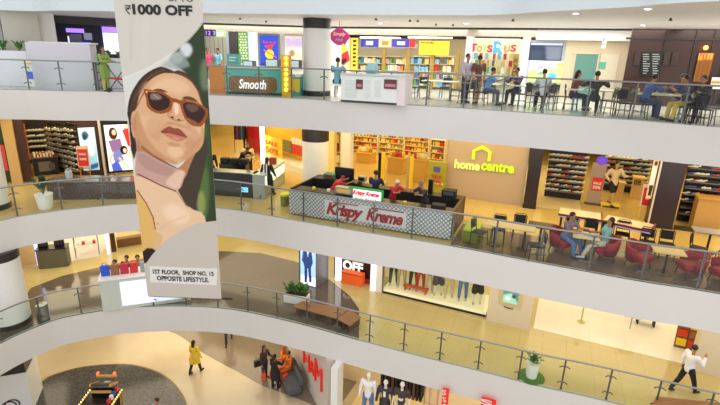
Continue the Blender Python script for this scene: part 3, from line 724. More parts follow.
for lab,(a,b) in (('small dark picture left of the menu board',(634,640)),('dark framed picture right of the menu board',(663.5,670)),('dark framed picture nearest the yellow banner',(671.5,678))):
    o=tag(FB3.flat('framed_picture',mat('frame_dark',(52,34,28),.4),a,52,b,65,-.12,.04),lab,'picture'); 
yb,w,h=FB3.thing('hanging_banner','yellow and red striped lit banner on the restaurant front','banner',695,52,711,80,-.15)
FB3.pic('cloth',696,53,711,82,[('p',(214,160,60),[(696,53),(711,53),(711,59),(696,60)],.5)]+[('p',(200,60,40),[(697+i*3.2,53),(698.4+i*3.2,53),(698+i*3.2,60),(697+i*3.2,60)],.2) for i in range(5)]+[('p',(120,70,30),[(699+i*4,60),(700.5+i*4,60),(700+i*4,82),(698.5+i*4,82)],.6) for i in range(3)],(130,84,36),printm,20,26,-.15,yb)
lm,w,h=FB3.thing('wall_lamp','small glowing orange lamp above the striped banner','lamp',704,44,708,50,-.25); MB().ball((0,0,.08),.08).build('bulb',mat('lamp_orange',(255,150,60),.5,emit=6),lm,smooth=True); MB().b2(-.02,0,.07,.02,.2,.1).build('bracket',dkmetal,lm)
sg,w,h=FB3.thing('counter_sign','white sign with orange band at the right end of the restaurant front','sign',711,77,720,88,-.4)
FB3.flat('board',gwhite,711,77.5,724,89,-.4,.04,sg); FB3.flat('band',emorange,711.5,81,724,83.5,-.42,.02,sg)
# ---------------- middle: corridor, posters, BABIES store
wallbox(FM3,240,33,332,90,gwhite,.3,.2,0,2.62,'wall_middle')
band(FM3,170,240,0,2.9,mat('corridor_grey',(172,166,152),.6),5,.2)
for x in (208,214,220): FM3.flat
cg,w,h=FM3.thing('sliding_partition','grey panelled partition at the end of the corridor','partition',203,40,228,88,4.2,zb=0)
for i in range(6): FM3.flat('panel',mat('partition_grey',(160,158,142),.55),203+i*4.2,40,206.8+i*4.2,88,4.2,.06,cg,zb=0,zt=2.6)
dc,w,h=FM3.thing('dark_column','dark charcoal column beside the green board','column',226,34,238,88,1.2,zb=0); FM3.flat('shaft',mat('charcoal',(60,54,58),.4),230,33,238,88,1.2,.9,dc,zb=0,zt=2.94); FM3.flat('cladding',mat('steel_pale',(178,178,184),.3,metal=.5),227,33,229.8,88,1.2,.5,dc,zb=0,zt=2.94)
ss,w,h=FM3.thing('hanging_sign','black hanging direction sign with violet digits and green exit box','sign',203,29,226,37,-2)
FM3.flat('sign_box',black,203,29.5,215.5,36,-2,.12,ss); FM3.flat('exit_box',emgreen,216,31,225,36.8,-2,.12,ss); FM3.words('12 3',empurple,206,31,215,35,-2.03,ss); FM3.words('EXIT',emw,217.5,32.6,223.5,35.4,-2.03,ss,name='exit_text')
gp,w,h=FM3.thing('patterned_panel','green panel with white dots beside the dark column','panel',238.5,32,247.5,66,.1)
FM3.pic('print',238.5,32,247.5,66,[('e',(225,235,200),(240.3+(i%3)*2.6+(.9 if (i//3)%2 else 0),34+(i//3)*2.7,.9,.9),.15) for i in range(36)],(92,150,56),litprint,30,90,.1,gp,th=.2)
bp,w,h=FM3.thing('glowing_wall_panel','pale blue glowing wall panel between green panel and blue poster','panel',249,33,257.5,68,.15); FM3.flat('panel',mat('lit_paleblue',(196,220,250),.4,emit=.6),249,33,257.5,68,.15,.15,bp)
bl,w,h=FM3.thing('framed_poster','blue lit poster with yellow and red shapes in a dark frame','poster',258.5,34,279.5,67,.1)
FM3.flat('frame',mat('frame_grey',(120,112,104),.4),258.3,33.5,280,67,.1,.08,bl)
FM3.pic('print',260.3,35.5,278.3,66,[('e',(250,200,50),(269.5,54,4.3,4.6),.3),('p',(230,60,60),[(264,46),(274,44),(271,50)],.3),('p',(250,190,50),[(268,56),(276,60),(272,65),(266,62)],.5),('l',(230,60,50),([(264,50),(276,57)],.9),.2),('p',(30,60,150),[(260,63),(279,63),(279,66),(260,66)],.5)],(38,74,190),litprint,36,60,.08,bl)
FM3.words('fun time',emred,263,40.5,276,43.6,.05,bl)
wb2,w,h=FM3.thing('store_window','white framed baby shop window with pale poster','window',283.5,35,303,68,.05)
FM3.flat('frame',mat('frame_greige',(178,166,150),.5),283.5,34,303,68,.1,.1,wb2); FM3.pic('poster',285,36,302,68,[('p',(236,220,200),[(285,48),(302,48),(302,68),(285,68)],1),('e',(160,120,90),(292,53,3,3.5),.8),('e',(210,190,170),(298,57,4,5),1),('p',(120,150,160),[(287,60),(294,58),(296,68),(286,68)],1)],(205,190,178),litprint,24,40,.06,wb2)
FM3.words('BABI',mat('lit_lilac',(170,150,240),.5,emit=.6),286,38.5,302,45.5,-.04,wb2,off=.012)
# graffiti posters right of the column
FX=Face(0,26.2)
po,w,h=FM3.thing('mural_panel','colourful cartoon-style mural panel right of the white column','panel',340,38,357,72,-.1)
FM3.pic('print',340,37,350,72,[('e',(250,200,60),(344,48,3,6),.5),('p',(220,50,60),[(340,55),(348,50),(350,60),(343,66)],.4),('p',(50,60,140),[(342,40),(349,42),(346,48)],.4),('p',(60,40,40),[(341,60),(346,57),(347,61),(342,65)],.3),('e',(255,255,240),(347,45,1.6,3),.3)],(236,208,150),litprint,24,60,-.1,po)
FM3.pic('yellow_sheet',351,38,357.5,70,[('p',(60,50,30),[(352.5,40+i*4),(356,40+i*4),(356,42+i*4),(353,42.5+i*4)],.2) for i in range(7)],(242,206,60),litprint,16,60,-.1,po)
# columns
def column(x,y,z,h,r,label,bandh=.38,cap_m=None):
    t=thing('round_column',label,'column',(x,y,z),0)
    cm=cap_m or mat('column_black',(40,36,34),.35)
    MB().lathe([(r,.2),(r,h-bandh)],32).build('shaft',mat('column_white',(232,232,228),.35,var=.02),t,smooth=False)
    MB().lathe([(r+.012,h-bandh),(r+.012,h)],32).build('top_band',cm,t); MB().lathe([(r+.012,0),(r+.012,.2)],32).build('base_band',cm,t)
    return t
cp=F(315.7,96.2,Z3); cr=(F(329,96.2,Z3)-F(302.5,96.2,Z3)).length/2
column(cp.x,cp.y+cr*.9,Z3,2.95,cr,'white round column with black top band on the food court level')
# pink oval sign in front of the column's right
ps=Face(0,21.0); o,w,h=ps.thing('hanging_sign','magenta scalloped sign with pale script hanging beside the column','sign',329,28,349.5,45)
q=MB(); pts=[]; W_,H_=w/2,h/2
for k in range(32):
    a=2*PI*k/32; f=1+.06*math.cos(a*4); pts.append((W_*f*math.copysign(abs(math.cos(a))**1.1,math.cos(a)),H_*f*math.copysign(abs(math.sin(a))**1.25,math.sin(a))))
for y_,flip in ((0,True),(.08,False)): q.add([(a,y_,b+H_) for a,b in pts],[tuple(range(31,-1,-1)) if flip is False else tuple(range(32))])
q.add([(a,0,b+H_) for a,b in pts]+[(a,.08,b+H_) for a,b in pts],[(k,32+k,32+(k+1)%32,(k+1)%32) for k in range(32)])
q.build('board',mat('magenta',(186,40,120),.4,emit=.15),o)
text('script','Simply',.3,mat('script_pale',(236,220,160),.5,emit=.4),o,(0,-.02,H_*1.25),0,.01,.25,0,w*.6); text('script','Hot',.3,mat('script_blue',(120,190,200),.5,emit=.3),o,(0,-.02,H_*.65),0,.01,.25,0,w*.35)
MB().b2(-.01,.03,h*.9,.01,.05,2.95-o.location.z).build('hanging_rod',dkmetal,o)
# ---------------- left: planters, booth, dark shop
wallbox(FL3,3,6,40,60,mat('greige_panel',(190,186,172),.6),-1.2,.4,0,2.95)
wallbox(FL3,-40,6,2,60,mat('pale_wall',(206,212,206),.6),-.2,.3,0,2.95)
wallbox(FL3,40,6,56,60,gwhite,-.9,.4,0,2.95)
band(FL3,56,150,0,2.95,mat('shop_dark',(30,28,44),.4),2.5,.2,30)
band(FL3,50,150,2.62,2.95,mat('fascia_charcoal',(56,52,54),.5),.2,.3,25)
sw,w,h=FL3.thing('shop_sign','violet lit shop sign bar above the dark shop on the far left','sign',66,28,84,33,.1); FL3.flat('light_bar',empurple,66,28.5,84,32.5,.1,.06,sw)
sw,w,h=FL3.thing('shop_sign','violet lit lettering strip beside the hanging banner','sign',102,26,121,32.5,.1); FL3.flat('light_bar',empurple,102,27,121,32.5,.1,.06,sw)
sc_,w,h=FL3.thing('media_screen','bright white and violet screen in the dark shop beside the banner','screen',104,33,121,54,2.3); FL3.flat('screen',mat('screen_white',(226,226,255),.4,emit=1.4),104,33,121,54,2.3,.2,sc_)
for i,(a,b,c,d,m_) in enumerate(((70,34,82,42,mat('shelf_grey',(110,112,128),.4)),(84,33,92,40,mat('shelf_grey2',(150,158,176),.4,emit=.3)),(80,42,91,46,mat('screen_blue',(50,70,240),.4,emit=1.5)),(68,36,69.5,44,mat('lit_white',(230,230,250),.4,emit=1)))):
    o,w,h=FL3.thing('counter_display',['grey display unit at the left of the dark shop','pale display unit at the right of the dark shop','glowing blue counter screen in the dark shop','thin white light tube at the left of the dark shop'][i],'display',a,b,c,d,.6); FL3.flat('panel',m_,a,b,c,d,.6,.3,o); FL3.flat('shelf',black,a,d,c,d+1,.5,.4,o)
FN3=Face(math.radians(6),20.6)
def fbox(face,name,label,cat,x0,y0,x1,y1,m,dep,dn=0,zb=0,group=None):
    u0,u1,b,t=face.rect(x0,y0,x1,y1,dn); q=MB(); q.box((0,dep/2,(t-zb)/2),(u1-u0,dep,t-zb),bev=.02)
    o=q.build(name,m,None,loc=face.U*((u0+u1)/2)+face.N*(face.n+dn)+Vector((0,0,zb)),rz=face.yaw)
    if label: tag(o,label,cat,group)
    return o,(u0+u1)/2,t
# white planter walls
TOPS=[]
for (a,b,y,lab) in ((-60,29,50,'long white planter wall at the far left of the top level'),(103,135,58.5,'white planter wall beside the hanging banner on the top level')):
    o,u,t=fbox(FN3,'planter_wall',lab,'planter',a,y,b,88,mat('planter_white',(224,224,230),.5),.5,.6); TOPS.append(t)
bw,w,h=FN3.thing('booth_wall','large pale grey booth wall behind the left railing','booth',28,43,93,88,0,zb=0)
FN3.flat('wall_panel',mat('booth_grey',(206,204,212),.5,var=.02),28.5,43,92,88,0,.6,bw,zb=0); FN3.flat('top_pebbles',mat('pebble',(226,222,210),.8,bump=.6,scale=30),28.5,42,92,43.6,.02,.55,bw)
sb,w,h=FN3.thing('floor_sign','white standing sign with blue square and yellow strip at the booth corner','sign',25.5,62,32,80,-.5,zb=0); FN3.flat('board',gwhite,25.5,61,33,88,-.5,.04,sb,zb=.1); FN3.flat('blue_square',mat('sign_blue',(30,80,210),.4,emit=.2),27.3,71.5,32.8,79,-.52,.02,sb); FN3.flat('yellow_strip',yellow,26.2,62.5,31,64.5,-.52,.02,sb)
for i,(x,y,s_) in enumerate(((3,50,1),(19,50,1.0),(96,58,.8),(108,58,.7),(119,56,.7),(-6,50,.9))):
    p=FN3.at(x,y,.85); p.z=TOPS[0 if x<50 else 1]-.02
    leafy(['palm at the frame edge in the long white planter','palm in the long white planter left of the booth wall','green palm behind the booth wall by the person in yellow','small green palm left of the hanging banner','green palm partly behind the hanging banner','palm outside the frame in the long planter'][i],p,.55*s_,.4,16,leafg,name='potted_palm',seed=i)
# smooth kiosk
KA=F(210,93.2,0); KB=F(284,96.2,0); ky=math.atan2(KB.y-KA.y,KB.x-KA.x); KF=Face(ky,KA.dot(Vector((-math.sin(ky),math.cos(ky),0))))
kk,w,h=KF.thing('drinks_kiosk','teal and wood drinks kiosk with brown waffle sign behind the railing','kiosk',209,66,283,94,0,zb=0)
KF.flat('end_panel',wood,209.5,66,225,94,0,1.6,kk,zb=0); KF.flat('counter_front',teal,225.3,69,281,95.5,0,.9,kk,zb=.1); KF.flat('plinth',mat('plinth_dark',(60,66,60),.5),225.3,95,281,97,.06,.8,kk,zb=0,zt=.1)
KF.flat('counter_top',mat('counter_white',(214,222,218),.3),224,66.5,283,68.6,-.05,1.05,kk)
# waffle sign: rounded board
u0,u1,zb_,zt_=KF.rect(229,76.5,277,92); W_=(u1-u0); H_=zt_-zb_; cc=KF.rel(KF.U*((u0+u1)/2)+KF.N*(KF.n-.03)+Vector((0,0,(zb_+zt_)/2)),kk)
wf=mat('waffle_brown',(128,88,44),.5); wl=mat('waffle_line',(190,150,90),.5)
q=MB(); pts=[]; rad=H_*.3
for cx_,cz_,a0 in ((1,1,0),(-1,1,PI/2),(-1,-1,PI),(1,-1,1.5*PI)):
    for k in range(5): a=a0+k*PI/8; pts.append((cx_*(W_/2-rad)+rad*math.cos(a),cz_*(H_/2-rad)+rad*math.sin(a)))
q.add([(cc.x+a,cc.y,cc.z+b) for a,b in pts]+[(cc.x+a,cc.y+.03,cc.z+b) for a,b in pts],[tuple(range(20)),tuple(range(39,19,-1))]+[(k,20+k,20+(k+1)%20,(k+1)%20) for k in range(20)])
wfo=q.build('waffle_board',wf,kk)
q=MB()
for k in range(-6,26):
    for s in (1,-1):
        x0=-W_/2+k*.13; a=Vector((x0,-H_/2*.93)); b=Vector((x0+s*H_*.93,H_/2*.93))
        if s<0: a.x+=H_*.93*0
        if min(a.x,b.x)<-W_/2+.05 or max(a.x,b.x)>W_/2-.05: continue
        q.tube([(cc.x+a.x,cc.y-.004,cc.z+a.y),(cc.x+b.x,cc.y-.004,cc.z+b.y)],.008,4)
q.build('waffle_pattern',wl,wfo)
KF.words('Smooth',mat('sign_white_lit',(255,255,255),.5,emit=.5),239,79.5,266,89,-.07,kk,shear=.2,off=.004)
yp,w,h=KF.thing('light_pillar','yellow pillar with glowing round lamps at the kiosk end','light pillar',281,55,289,96,-.42,zb=0)
KF.flat('post',mat('pillar_yellow',(222,170,30),.5),281.5,55,289,97,-.42,.35,yp,zb=0)
for i in range(7):
    c=KF.at(286,58.5+i*5.2,-.46); c=KF.rel(c,yp); MB().ball(tuple(c),.075,10,6,(1,.5,1)).build('lamp',mat('lamp_yellow',(255,225,70),.4,emit=2.2),yp,smooth=True)
tb,w,h=KF.thing('kiosk_annex','teal and white annex counter between light pillar and column','counter',290,76,299,95,.2,zb=0)
KF.flat('body',teal,290,77,299,95,.2,.7,tb,zb=0); KF.flat('yellow_panel',yellow,291.5,79,299.5,92,.18,.03,tb); KF.flat('top',gwhite,289.5,74.5,299.2,77,.18,.8,tb)
for i,(a,b,c,d,lab) in enumerate(((265,59,278,67,'glass display case with white labels on the kiosk counter'),(290.5,60,299.5,68,'dark framed display case between pillar and column'),(242.5,60.5,253,66.5,'pale screen standing on the kiosk counter'))):
    o,w,h=KF.thing('display_case',lab,'display case',a,b,c,d,.35); KF.flat('frame',mat('case_brown',(92,76,60),.4),a,b,c,d,.35,.4,o); KF.flat('screen',mat('case_screen',(190,214,214),.3,emit=.35),a+.9,b+.9,c-.9,d-.8,.33,.03,o)
o,w,h=KF.thing('display_board','teal board standing on the left end of the kiosk','board',227,54,238,66,.5); KF.flat('board',teal,227,54,238.5,66.5,.5,.3,o); KF.flat('text_line',gwhite,229,57,236,58,.48,.02,o); KF.flat('text_line',gwhite,229,60,235,61,.48,.02,o)
# white food kiosk right of column
KG=Face(ANG*.9,0); base=F(370,104.5,0); KG.n=base.dot(KG.N)+.25
wk,w,h=KG.thing('food_kiosk','long white food kiosk counter with small oven windows','kiosk',341,76,405,106,0,zb=0)
KG.flat('body',mat('kiosk_white',(226,230,226),.4,var=.02),341,76,397,106,0,1.0,wk,zb=.08); KG.flat('plinth',mat('plinth_dark',(60,66,60)),341,105,397,107,.05,.9,wk,zb=0,zt=.08)
KG.flat('side_panel',mat('kiosk_pinkwhite',(226,214,214),.4),397.2,76,405,106,0,1.0,wk,zb=0)
for a in (345,351,365,375,): 
    for k in range(3): KG.flat('drawer',mat('drawer_white',(214,220,216),.4),a,80+k*6,a+5,84.8+k*6,-.02,.03,wk)
for i,(a,b) in enumerate(((356,362.5),(384,396.5))):
    dv=KG.flat('oven_window',mat('oven_dark',(90,40,48),.2),a,79.5,b,89,-.03,.04,wk); KG.flat('oven_tray',mat('tray_pink',(196,120,130),.4),a+1,84,b-1,87,-.04,.02,wk)
KG.flat('counter_top',mat('counter_grey',(200,206,200),.3),340.5,74,405,76,-.03,1.1,wk)
o,w,h=KG.thing('blue_case','pale blue rounded machine on the white food kiosk','machine',366,63,375,74,.3); KG.flat('body',mat('pale_blue',(150,200,206),.4),366,66,375,74,.3,.5,o); KG.flat('top',mat('pale_blue',(150,200,206)),367.5,63,373.5,66,.3,.5,o)
# ---------------- furniture and diners on the food court
def on3(px,py): return F(px,py,Z3)
def seat_at(px,n,z=Z3,py=75):
    p=D(px,py,n); p.z=z; return p
tabs=[]
for i,(px,n,w,lab) in enumerate(((441,19.3,1.4,'white cafe table in front of the toy store shelves'),(509,18.9,1.5,'white cafe table between the two men seated in front of the toy letters'),(592,18.2,1.5,'white cafe table in front of the teal door'),(668,17.6,1.7,'white cafe table with food trays in front of the brown restaurant'))):
    p=seat_at(px,n); tabs.append(p); cafe_table(lab,p,ANG,w,.7,ivory)
cproto=None
def chairs(spec,group,labels,proto_m=None):
    global cproto
    for i,(px,n,yw) in enumerate(spec):
        p=seat_at(px,n)
        if cproto is None: cproto=bistro_chair(labels[i],p,yw,group); KIDS[cproto.name]=kids(cproto)
        else: dup(cproto,p,yw,labels[i],group)
cl=[];cs=[]
names=['in front of the toy store shelves, left end','in front of the toy store shelves, second along','behind the white table by the shelves','right of the table by the toy store shelves','between the standing men and the shelves table','under the man in the blue shirt','left of the table with the toy letters behind','at the right of the table below the toy letters','in front of the tall digital screen','at the foot of the digital screen, right side','left of the teal door','under the woman with dark red hair','right of the table by the teal door','between the teal door table and the brown wall','below the left edge of the brown restaurant','left of the table with food trays','in front of the menu board','right of the table with food trays','below the yellow striped banner','at the right end of the top railing','by the white sign with orange band']
for i,(px,n,yw) in enumerate(((414,19.2,1.3),(424,19.9,.2),(447,20.2,0),(458,18.9,-1.4),(468,18.2,-1.8),(483,18.3,1.4),(491,19.6,.3),(523,18.4,-1.5),(537,18.0,1.2),(549,17.9,-1.2),(560,18.4,.9),(575,18.3,1.5),(611,17.6,-1.5),(621,17.3,-1.0),(631,17.0,1.2),(646,16.9,1.6),(657,18.6,.1),(695,16.6,-1.3),(704,16.4,-1.6),(714,16.2,1.0),(722,17.0,-1.0))):
    cs.append((px,n,yw+ANG)); cl.append('dark metal dining chair '+names[i])
chairs(cs,'dark metal food court chairs',cl)
def pers(label,px,n=None,z=Z3,py=75,loc=None,**k):
    if loc is None: loc=seat_at(px,n,z,py)
    return person(label,loc,k.pop('yaw',0),**k)
pers('man standing in light grey shirt and dark trousers before the toy store',466.5,18.6,yaw=.6,top=(190,180,196),bottom=(48,36,54),legs=STAND,h=1.76,arms=((10,8,25),(5,8,10)))
pers('man standing in brown shirt and khaki trousers before the toy store window',478.5,18.7,yaw=.2+PI,top=(110,72,66),bottom=(196,160,110),legs=((14,3,3),(-14,8,3)),h=1.74,sleeve='short')
pers('seated man in blue shirt leaning over the white table, facing right',488,18.3,yaw=1.35,top=(96,140,190),bottom=(70,74,96),legs=SIT,seat=.46,arms=((45,12,50),(40,12,55)),lean=14,sleeve='short')
pers('seated diner in dark top behind the table under the toy letters',519,19.1,yaw=-.9,top=(70,58,80),bottom=(40,40,50),legs=SIT,seat=.46,arms=TABLEARMS,lean=10)
pers('diner in white top seated at the foot of the digital screen',545,18.0,yaw=-.2+PI,top=(206,206,214),bottom=(40,40,50),legs=SIT,seat=.46,arms=TABLEARMS,lean=8)
pers('person with dark red top seated in front of the teal door',576,18.3,yaw=1.4,top=(120,44,52),bottom=(60,50,66),legs=SIT,seat=.46,arms=((50,15,40),(50,15,40)),lean=6,hairlen=.15,fem=True)
pers('person in black top seated with back to the railing at the teal door table',598,17.5,yaw=PI+ANG,top=(34,30,36),bottom=(40,36,44),legs=SIT,seat=.46,arms=((40,45,70),(40,45,70)),lean=8)
pers('diner in blue shirt seated left of the food tray table',649,17.2,yaw=1.5,top=(70,90,150),bottom=(50,60,90),legs=SIT,seat=.46,arms=TABLEARMS,lean=16)
pers('diner in plum top seated behind the food tray table',683,18.3,yaw=-.3,top=(110,50,80),bottom=(50,40,60),legs=SIT,seat=.46,arms=TABLEARMS,lean=10,fem=True,hairlen=.1)
pers('diner in navy top and yellow trousers at the right of the food tray table',693,16.9,yaw=-1.5,top=(50,52,96),bottom=(206,176,70),legs=SIT,seat=.46,arms=TABLEARMS,lean=14)
pers('diner in dark clothes seated below the striped banner',707,16.9,yaw=-1.1,top=(46,34,46),bottom=(44,36,44),legs=SIT,seat=.46,arms=TABLEARMS,lean=8)
pers('server in pale blue shirt perched on a stool at the white kiosk, back turned',336.5,None,loc=F(337,100.5,0),yaw=PI-.2,top=(120,180,200),bottom=(60,64,80),legs=((75,80,6),(70,80,6)),seat=.62,arms=((45,10,60),(45,10,60)),sleeve='short',lean=4)
p=F(336,101,0); t=thing('bar_stool','white stool under the server in the pale blue shirt','stool',p); MB().cyl((0,0,.56),.19,.05,16).build('seat',gwhite,t); MB().lathe([(.2,0),(.2,.02),(.03,.05),(.03,.56)],14).build('pedestal',gwhite,t)
p=FM3.at(209,80,-1.5); p.z=0; pers('man in pink shirt seen from behind the drinks kiosk',0,loc=p,yaw=.6,top=(226,80,120),bottom=(50,50,60),legs=STAND,h=1.72,sleeve='short')
p=FM3.at(219,80,-1.4); p.z=0; pers('man in pale blue shirt behind the drinks kiosk',0,loc=p,yaw=-.5,top=(130,200,214),bottom=(50,50,60),legs=STAND,h=1.72,sleeve='short')
p=F(102,92,0); pers('woman in yellow and green dress behind the left railing',0,loc=p+Vector((0,.4,0)),yaw=1.2,top=(130,160,70),bottom=(176,176,90),legs=STAND,h=1.64,coat=.8,fem=True,hairlen=.2,arms=((30,10,60),(30,10,60)))
# pram beside her
p=F(112,93,0)+Vector((0,.5,0)); t=thing('baby_stroller','red and black stroller beside the woman in yellow','stroller',p,.4)
MB().tube([(-.3,0,1.0),(.1,0,.3),(.35,0,.08)],.018,6).build('frame_bar',dkmetal,t); MB().tube([(.3,0,.9),(-.1,0,.35),(-.3,0,.08)],.018,6).build('frame_bar',dkmetal,t); MB().box((0,0,.5),(.5,.35,.06),ry=.1,bev=.02).build('seat',mat('red_canvas',(186,30,40),.6),t)
for x_ in (-.3,.35):
    for y_ in (-.18,.18): MB().xf(Matrix.Translation((x_,y_,.08))@Matrix.Rotation(PI/2,4,'X')).cyl((0,0,-.015),.08,.03,14).build('wheel',black,t)
# shelving beside booth
t=thing('storage_rack','dark narrow rack between booth wall and the woman in yellow','rack',F(95,91.8,0)+Vector((0,.6,0)),.1)
for z_ in (.1,.4,.7,1.0): MB().box((0,0,z_),(.4,.3,.03)).build('shelf',black,t)
for s in (-1,1): MB().box((s*.2,0,.55),(.03,.3,1.1)).build('side_frame',black,t)
# food on trays
tr=tabs[3]
tm_=[mat('food_%d'%i,c,.5) for i,c in enumerate(((240,210,60),(200,220,80),(230,120,50),(245,240,230)))]
for i,(dx,lab) in enumerate(((-.62,'serving tray at the left of the restaurant table'),(-.1,'serving tray in the middle of the restaurant table'),(.42,'serving tray at the right of the restaurant table'))):
    o=MB().box((0,0,.012),(.4,.3,.024),bev=.008).build('serving_tray',mat('tray_lime',(200,206,80),.4),None,loc=tr+U*dx+Vector((0,0,.74)),rz=ANG); tag(o,lab,'tray','trays on the restaurant table')
    for j in range(2):
        q=MB(); q.lathe([(.03,0),(.042,.11),(.04,.115)],10); o=q.build('paper_cup',tm_[(i+j)%4],None,loc=tr+U*(dx-.1+j*.2)+Vector((0,0,.765)),rz=0); tag(o,'small paper cup on a tray on the restaurant table','cup','paper cups on the restaurant table')
# ceiling downlights, sprinklers
k=0
def ceilpt(px,py,z=2.95): r=ray(px,py); return EYE+r*((z-EYE.z)/r.z)
dl=mat('downlight_lamp',(255,252,244),.5,emit=14); chrome=mat('ring_white',(230,230,230),.3)
pd=None
for px,py,lab in ((68,19,'round ceiling downlight left of the banner'),(576,12.5,'ceiling downlight above the tall digital screen'),(648,8,'ceiling downlight nearest the top edge on the right'),(643,24.5,'ceiling downlight in front of the brown restaurant'),(681,38,'low downlight by the brown restaurant'),(380,22.5,'ceiling downlight above the toy store, left'),(466,22.8,'ceiling downlight above the white pillar')):
    p=ceilpt(px,min(py,30)); t=thing('downlight',lab,'ceiling light',p-Vector((0,0,.03))); MB().lathe([(.10,.0),(.12,.03)],16).build('ring',chrome,t); MB().cyl((0,0,-.004),.07,.01,14).build('lamp',dl,t)
for i,(px,py) in enumerate(((240,17.5),(266,20.5),(376,18),(418,19.8),(410,19.5),(436,23.5),(453,24),(513,19),(588,11.5),(671,18),(346,13.5))):
    if py<16: continue
    p=ceilpt(px,py); t=thing('sprinkler','small dark sprinkler head on the white ceiling','sprinkler',p-Vector((0,0,.06)),0,'ceiling sprinklers'); MB().lathe([(.05,0),(.03,.03),(.02,.06)],10).build('head',dark,t); MB().cyl((0,0,-.02),.06,.012,10).build('deflector',dark,t)
# ================================================================= MIDDLE LEVEL (z=-4.1)
ZC2=Z3-1.12
brownwood=mat('walnut_brown',(66,36,24),.4,var=.2,scale=5); goldwall=mat('gold_beige',(206,172,112),.5); floor2m=floor2
creamlit=mat('store_cream',(246,224,150),.6)
band(FR2,328,446,Z2,ZC2,creamlit,9.0,.2,160)          # back wall of the home store
wallbox(FR2,341,120,350,190,gwhite,.0,.4,Z2,ZC2); wallbox(FR2,329,120,334,190,creamlit,.6,.3,Z2,ZC2)
wallbox(FR2,445.5,130,526,206,mat('homestore_wall',(188,164,138),.55,var=.02),0,.35,Z2,ZC2,'wall_homestore')
for sgn,(x0,x1) in enumerate(((445.4,446.3),(524.5,527))): wallbox(FR2,x0,130,x1,206,mat('alu_trim',(176,164,150),.4),-.03,.05,Z2,ZC2)
# floor stones
inlay('trim_60',[FR2.U*a+FR2.N*b for a,b in ((-4.2,19.9),(1.6,19.9),(1.6,28.6),(-4.2,28.6))],Z2,stonemat('store_floor_pale',(236,216,160),(246,228,180),.18))
# home centre logo
lg,w,h=FR2.thing('shop_logo','glowing lime home store logo with house outline on the beige wall','sign',454,146,516,173,-.08)
lime=mat('lit_lime',(186,220,30),.5,emit=.45); pale=mat('lit_palelime',(226,232,120),.5,emit=.5)
uL,zL=FR2.pt(470,158,-.08); uR,_=FR2.pt(492.5,158,-.08); zT=FR2.pt(482,145.2,-.08)[1]; zB=FR2.pt(482,160.5,-.08)[1]
uc=(uL+uR)/2; hw=(uR-uL)/2*.86; off=FR2.rel(FR2.U*uc+FR2.N*(FR2.n-.08),lg)
def chevron(o,hw,zb,ze,zt,t,y,m,par):
    out=[(-hw,zb),(-hw,ze),(0,zt),(hw,ze),(hw,zb)]; inn=[(-hw+t,zb),(-hw+t,ze-t*.25),(0,zt-t*1.25),(hw-t,ze-t*.25),(hw-t,zb)]
    q=MB()
    for k in range(4):
        a,b,c,d=out[k],out[k+1],inn[k+1],inn[k]
        vs=[(p[0]+o.x,y,p[1]+o.z) for p in (a,b,c,d)]+[(p[0]+o.x,y+.05,p[1]+o.z) for p in (a,b,c,d)]
        q.add(vs,[(0,1,2,3),(7,6,5,4),(0,4,5,1),(1,5,6,2),(2,6,7,3),(3,7,4,0)])
    return q.build('house_outline',m,par)
chevron(Vector((off.x,0,-lg.location.z)),hw,zB,zB+(zT-zB)*.62,zT,.13,off.y,lime,lg)
FR2.words('home',pale,454.5,160.5,480,169.5,-.1,lg,off=.012); FR2.words('centre',lime,481,162.5,514.5,172,-.1,lg,off=.012)
# totem
def sale_totem(face,x0,x1,yt,yb,lab,dn=-.5):
    t,w,h=face.thing('sale_totem',lab,'sign',x0,yt,x1,yb,dn,zb=Z2); yg=mat('totem_yellowgreen',(160,154,44),.5)
    face.flat('board',yg,x0,yt,x1,yb,dn,.25,t,zb=Z2); face.flat('purple_patch',mat('patch_violet',(90,80,160),.5),(x0+x1)/2-3,yt+5,(x0+x1)/2+3.4,yt+10,dn-.02,.03,t)
    face.words('SALE',mat('sale_red',(214,50,30),.5,emit=.1),x0+3.2,yt+12.5,x1-4,yt+16,dn-.03,t); face.words('50%',mat('sale_red',(214,50,30)),x0+3.2,yt+18,x1-4,yt+23,dn-.03,t); face.flat('bottom_panel',mat('totem_pale',(232,226,170),.5),x0+2.5,yb-11,x1-2.5,yb-9.4,dn-.02,.03,t)
    return t
sale_totem(FR2,428,445.5,162,194,'yellow green totem reading SALE 50% at the home store entrance')
# black column right of logo wall
def squarecol(face,x0,x1,y,z,zc,m,dep,dn,label,cat='column'):
    t,w,h=face.thing('square_column',label,cat,x0,y-20,x1,y,dn,zb=z); MB().b2(-w/2,0,0,w/2,dep,zc-z).build('shaft',m,t); MB().b2(-w/2-.01,-.01,0,w/2+.01,dep+.01,.12).build('skirting',dark,t); return t
squarecol(FR2,526.5,539.5,190,Z2,ZC2,mat('espresso',(44,32,36),.3),.6,-.25,'dark square column between home store logo and shoe store')
squarecol(FR2,657,682.5,195,Z2,ZC2,mat('espresso2',(50,38,46),.35),.8,-.55,'wide dark pillar between the two shoe stores on the right')
for x0,x1 in ((655.5,657),): wallbox(FR2,x0,150,x1,226,mat('steel_white',(214,206,200),.3),-.57,.1,Z2,ZC2)
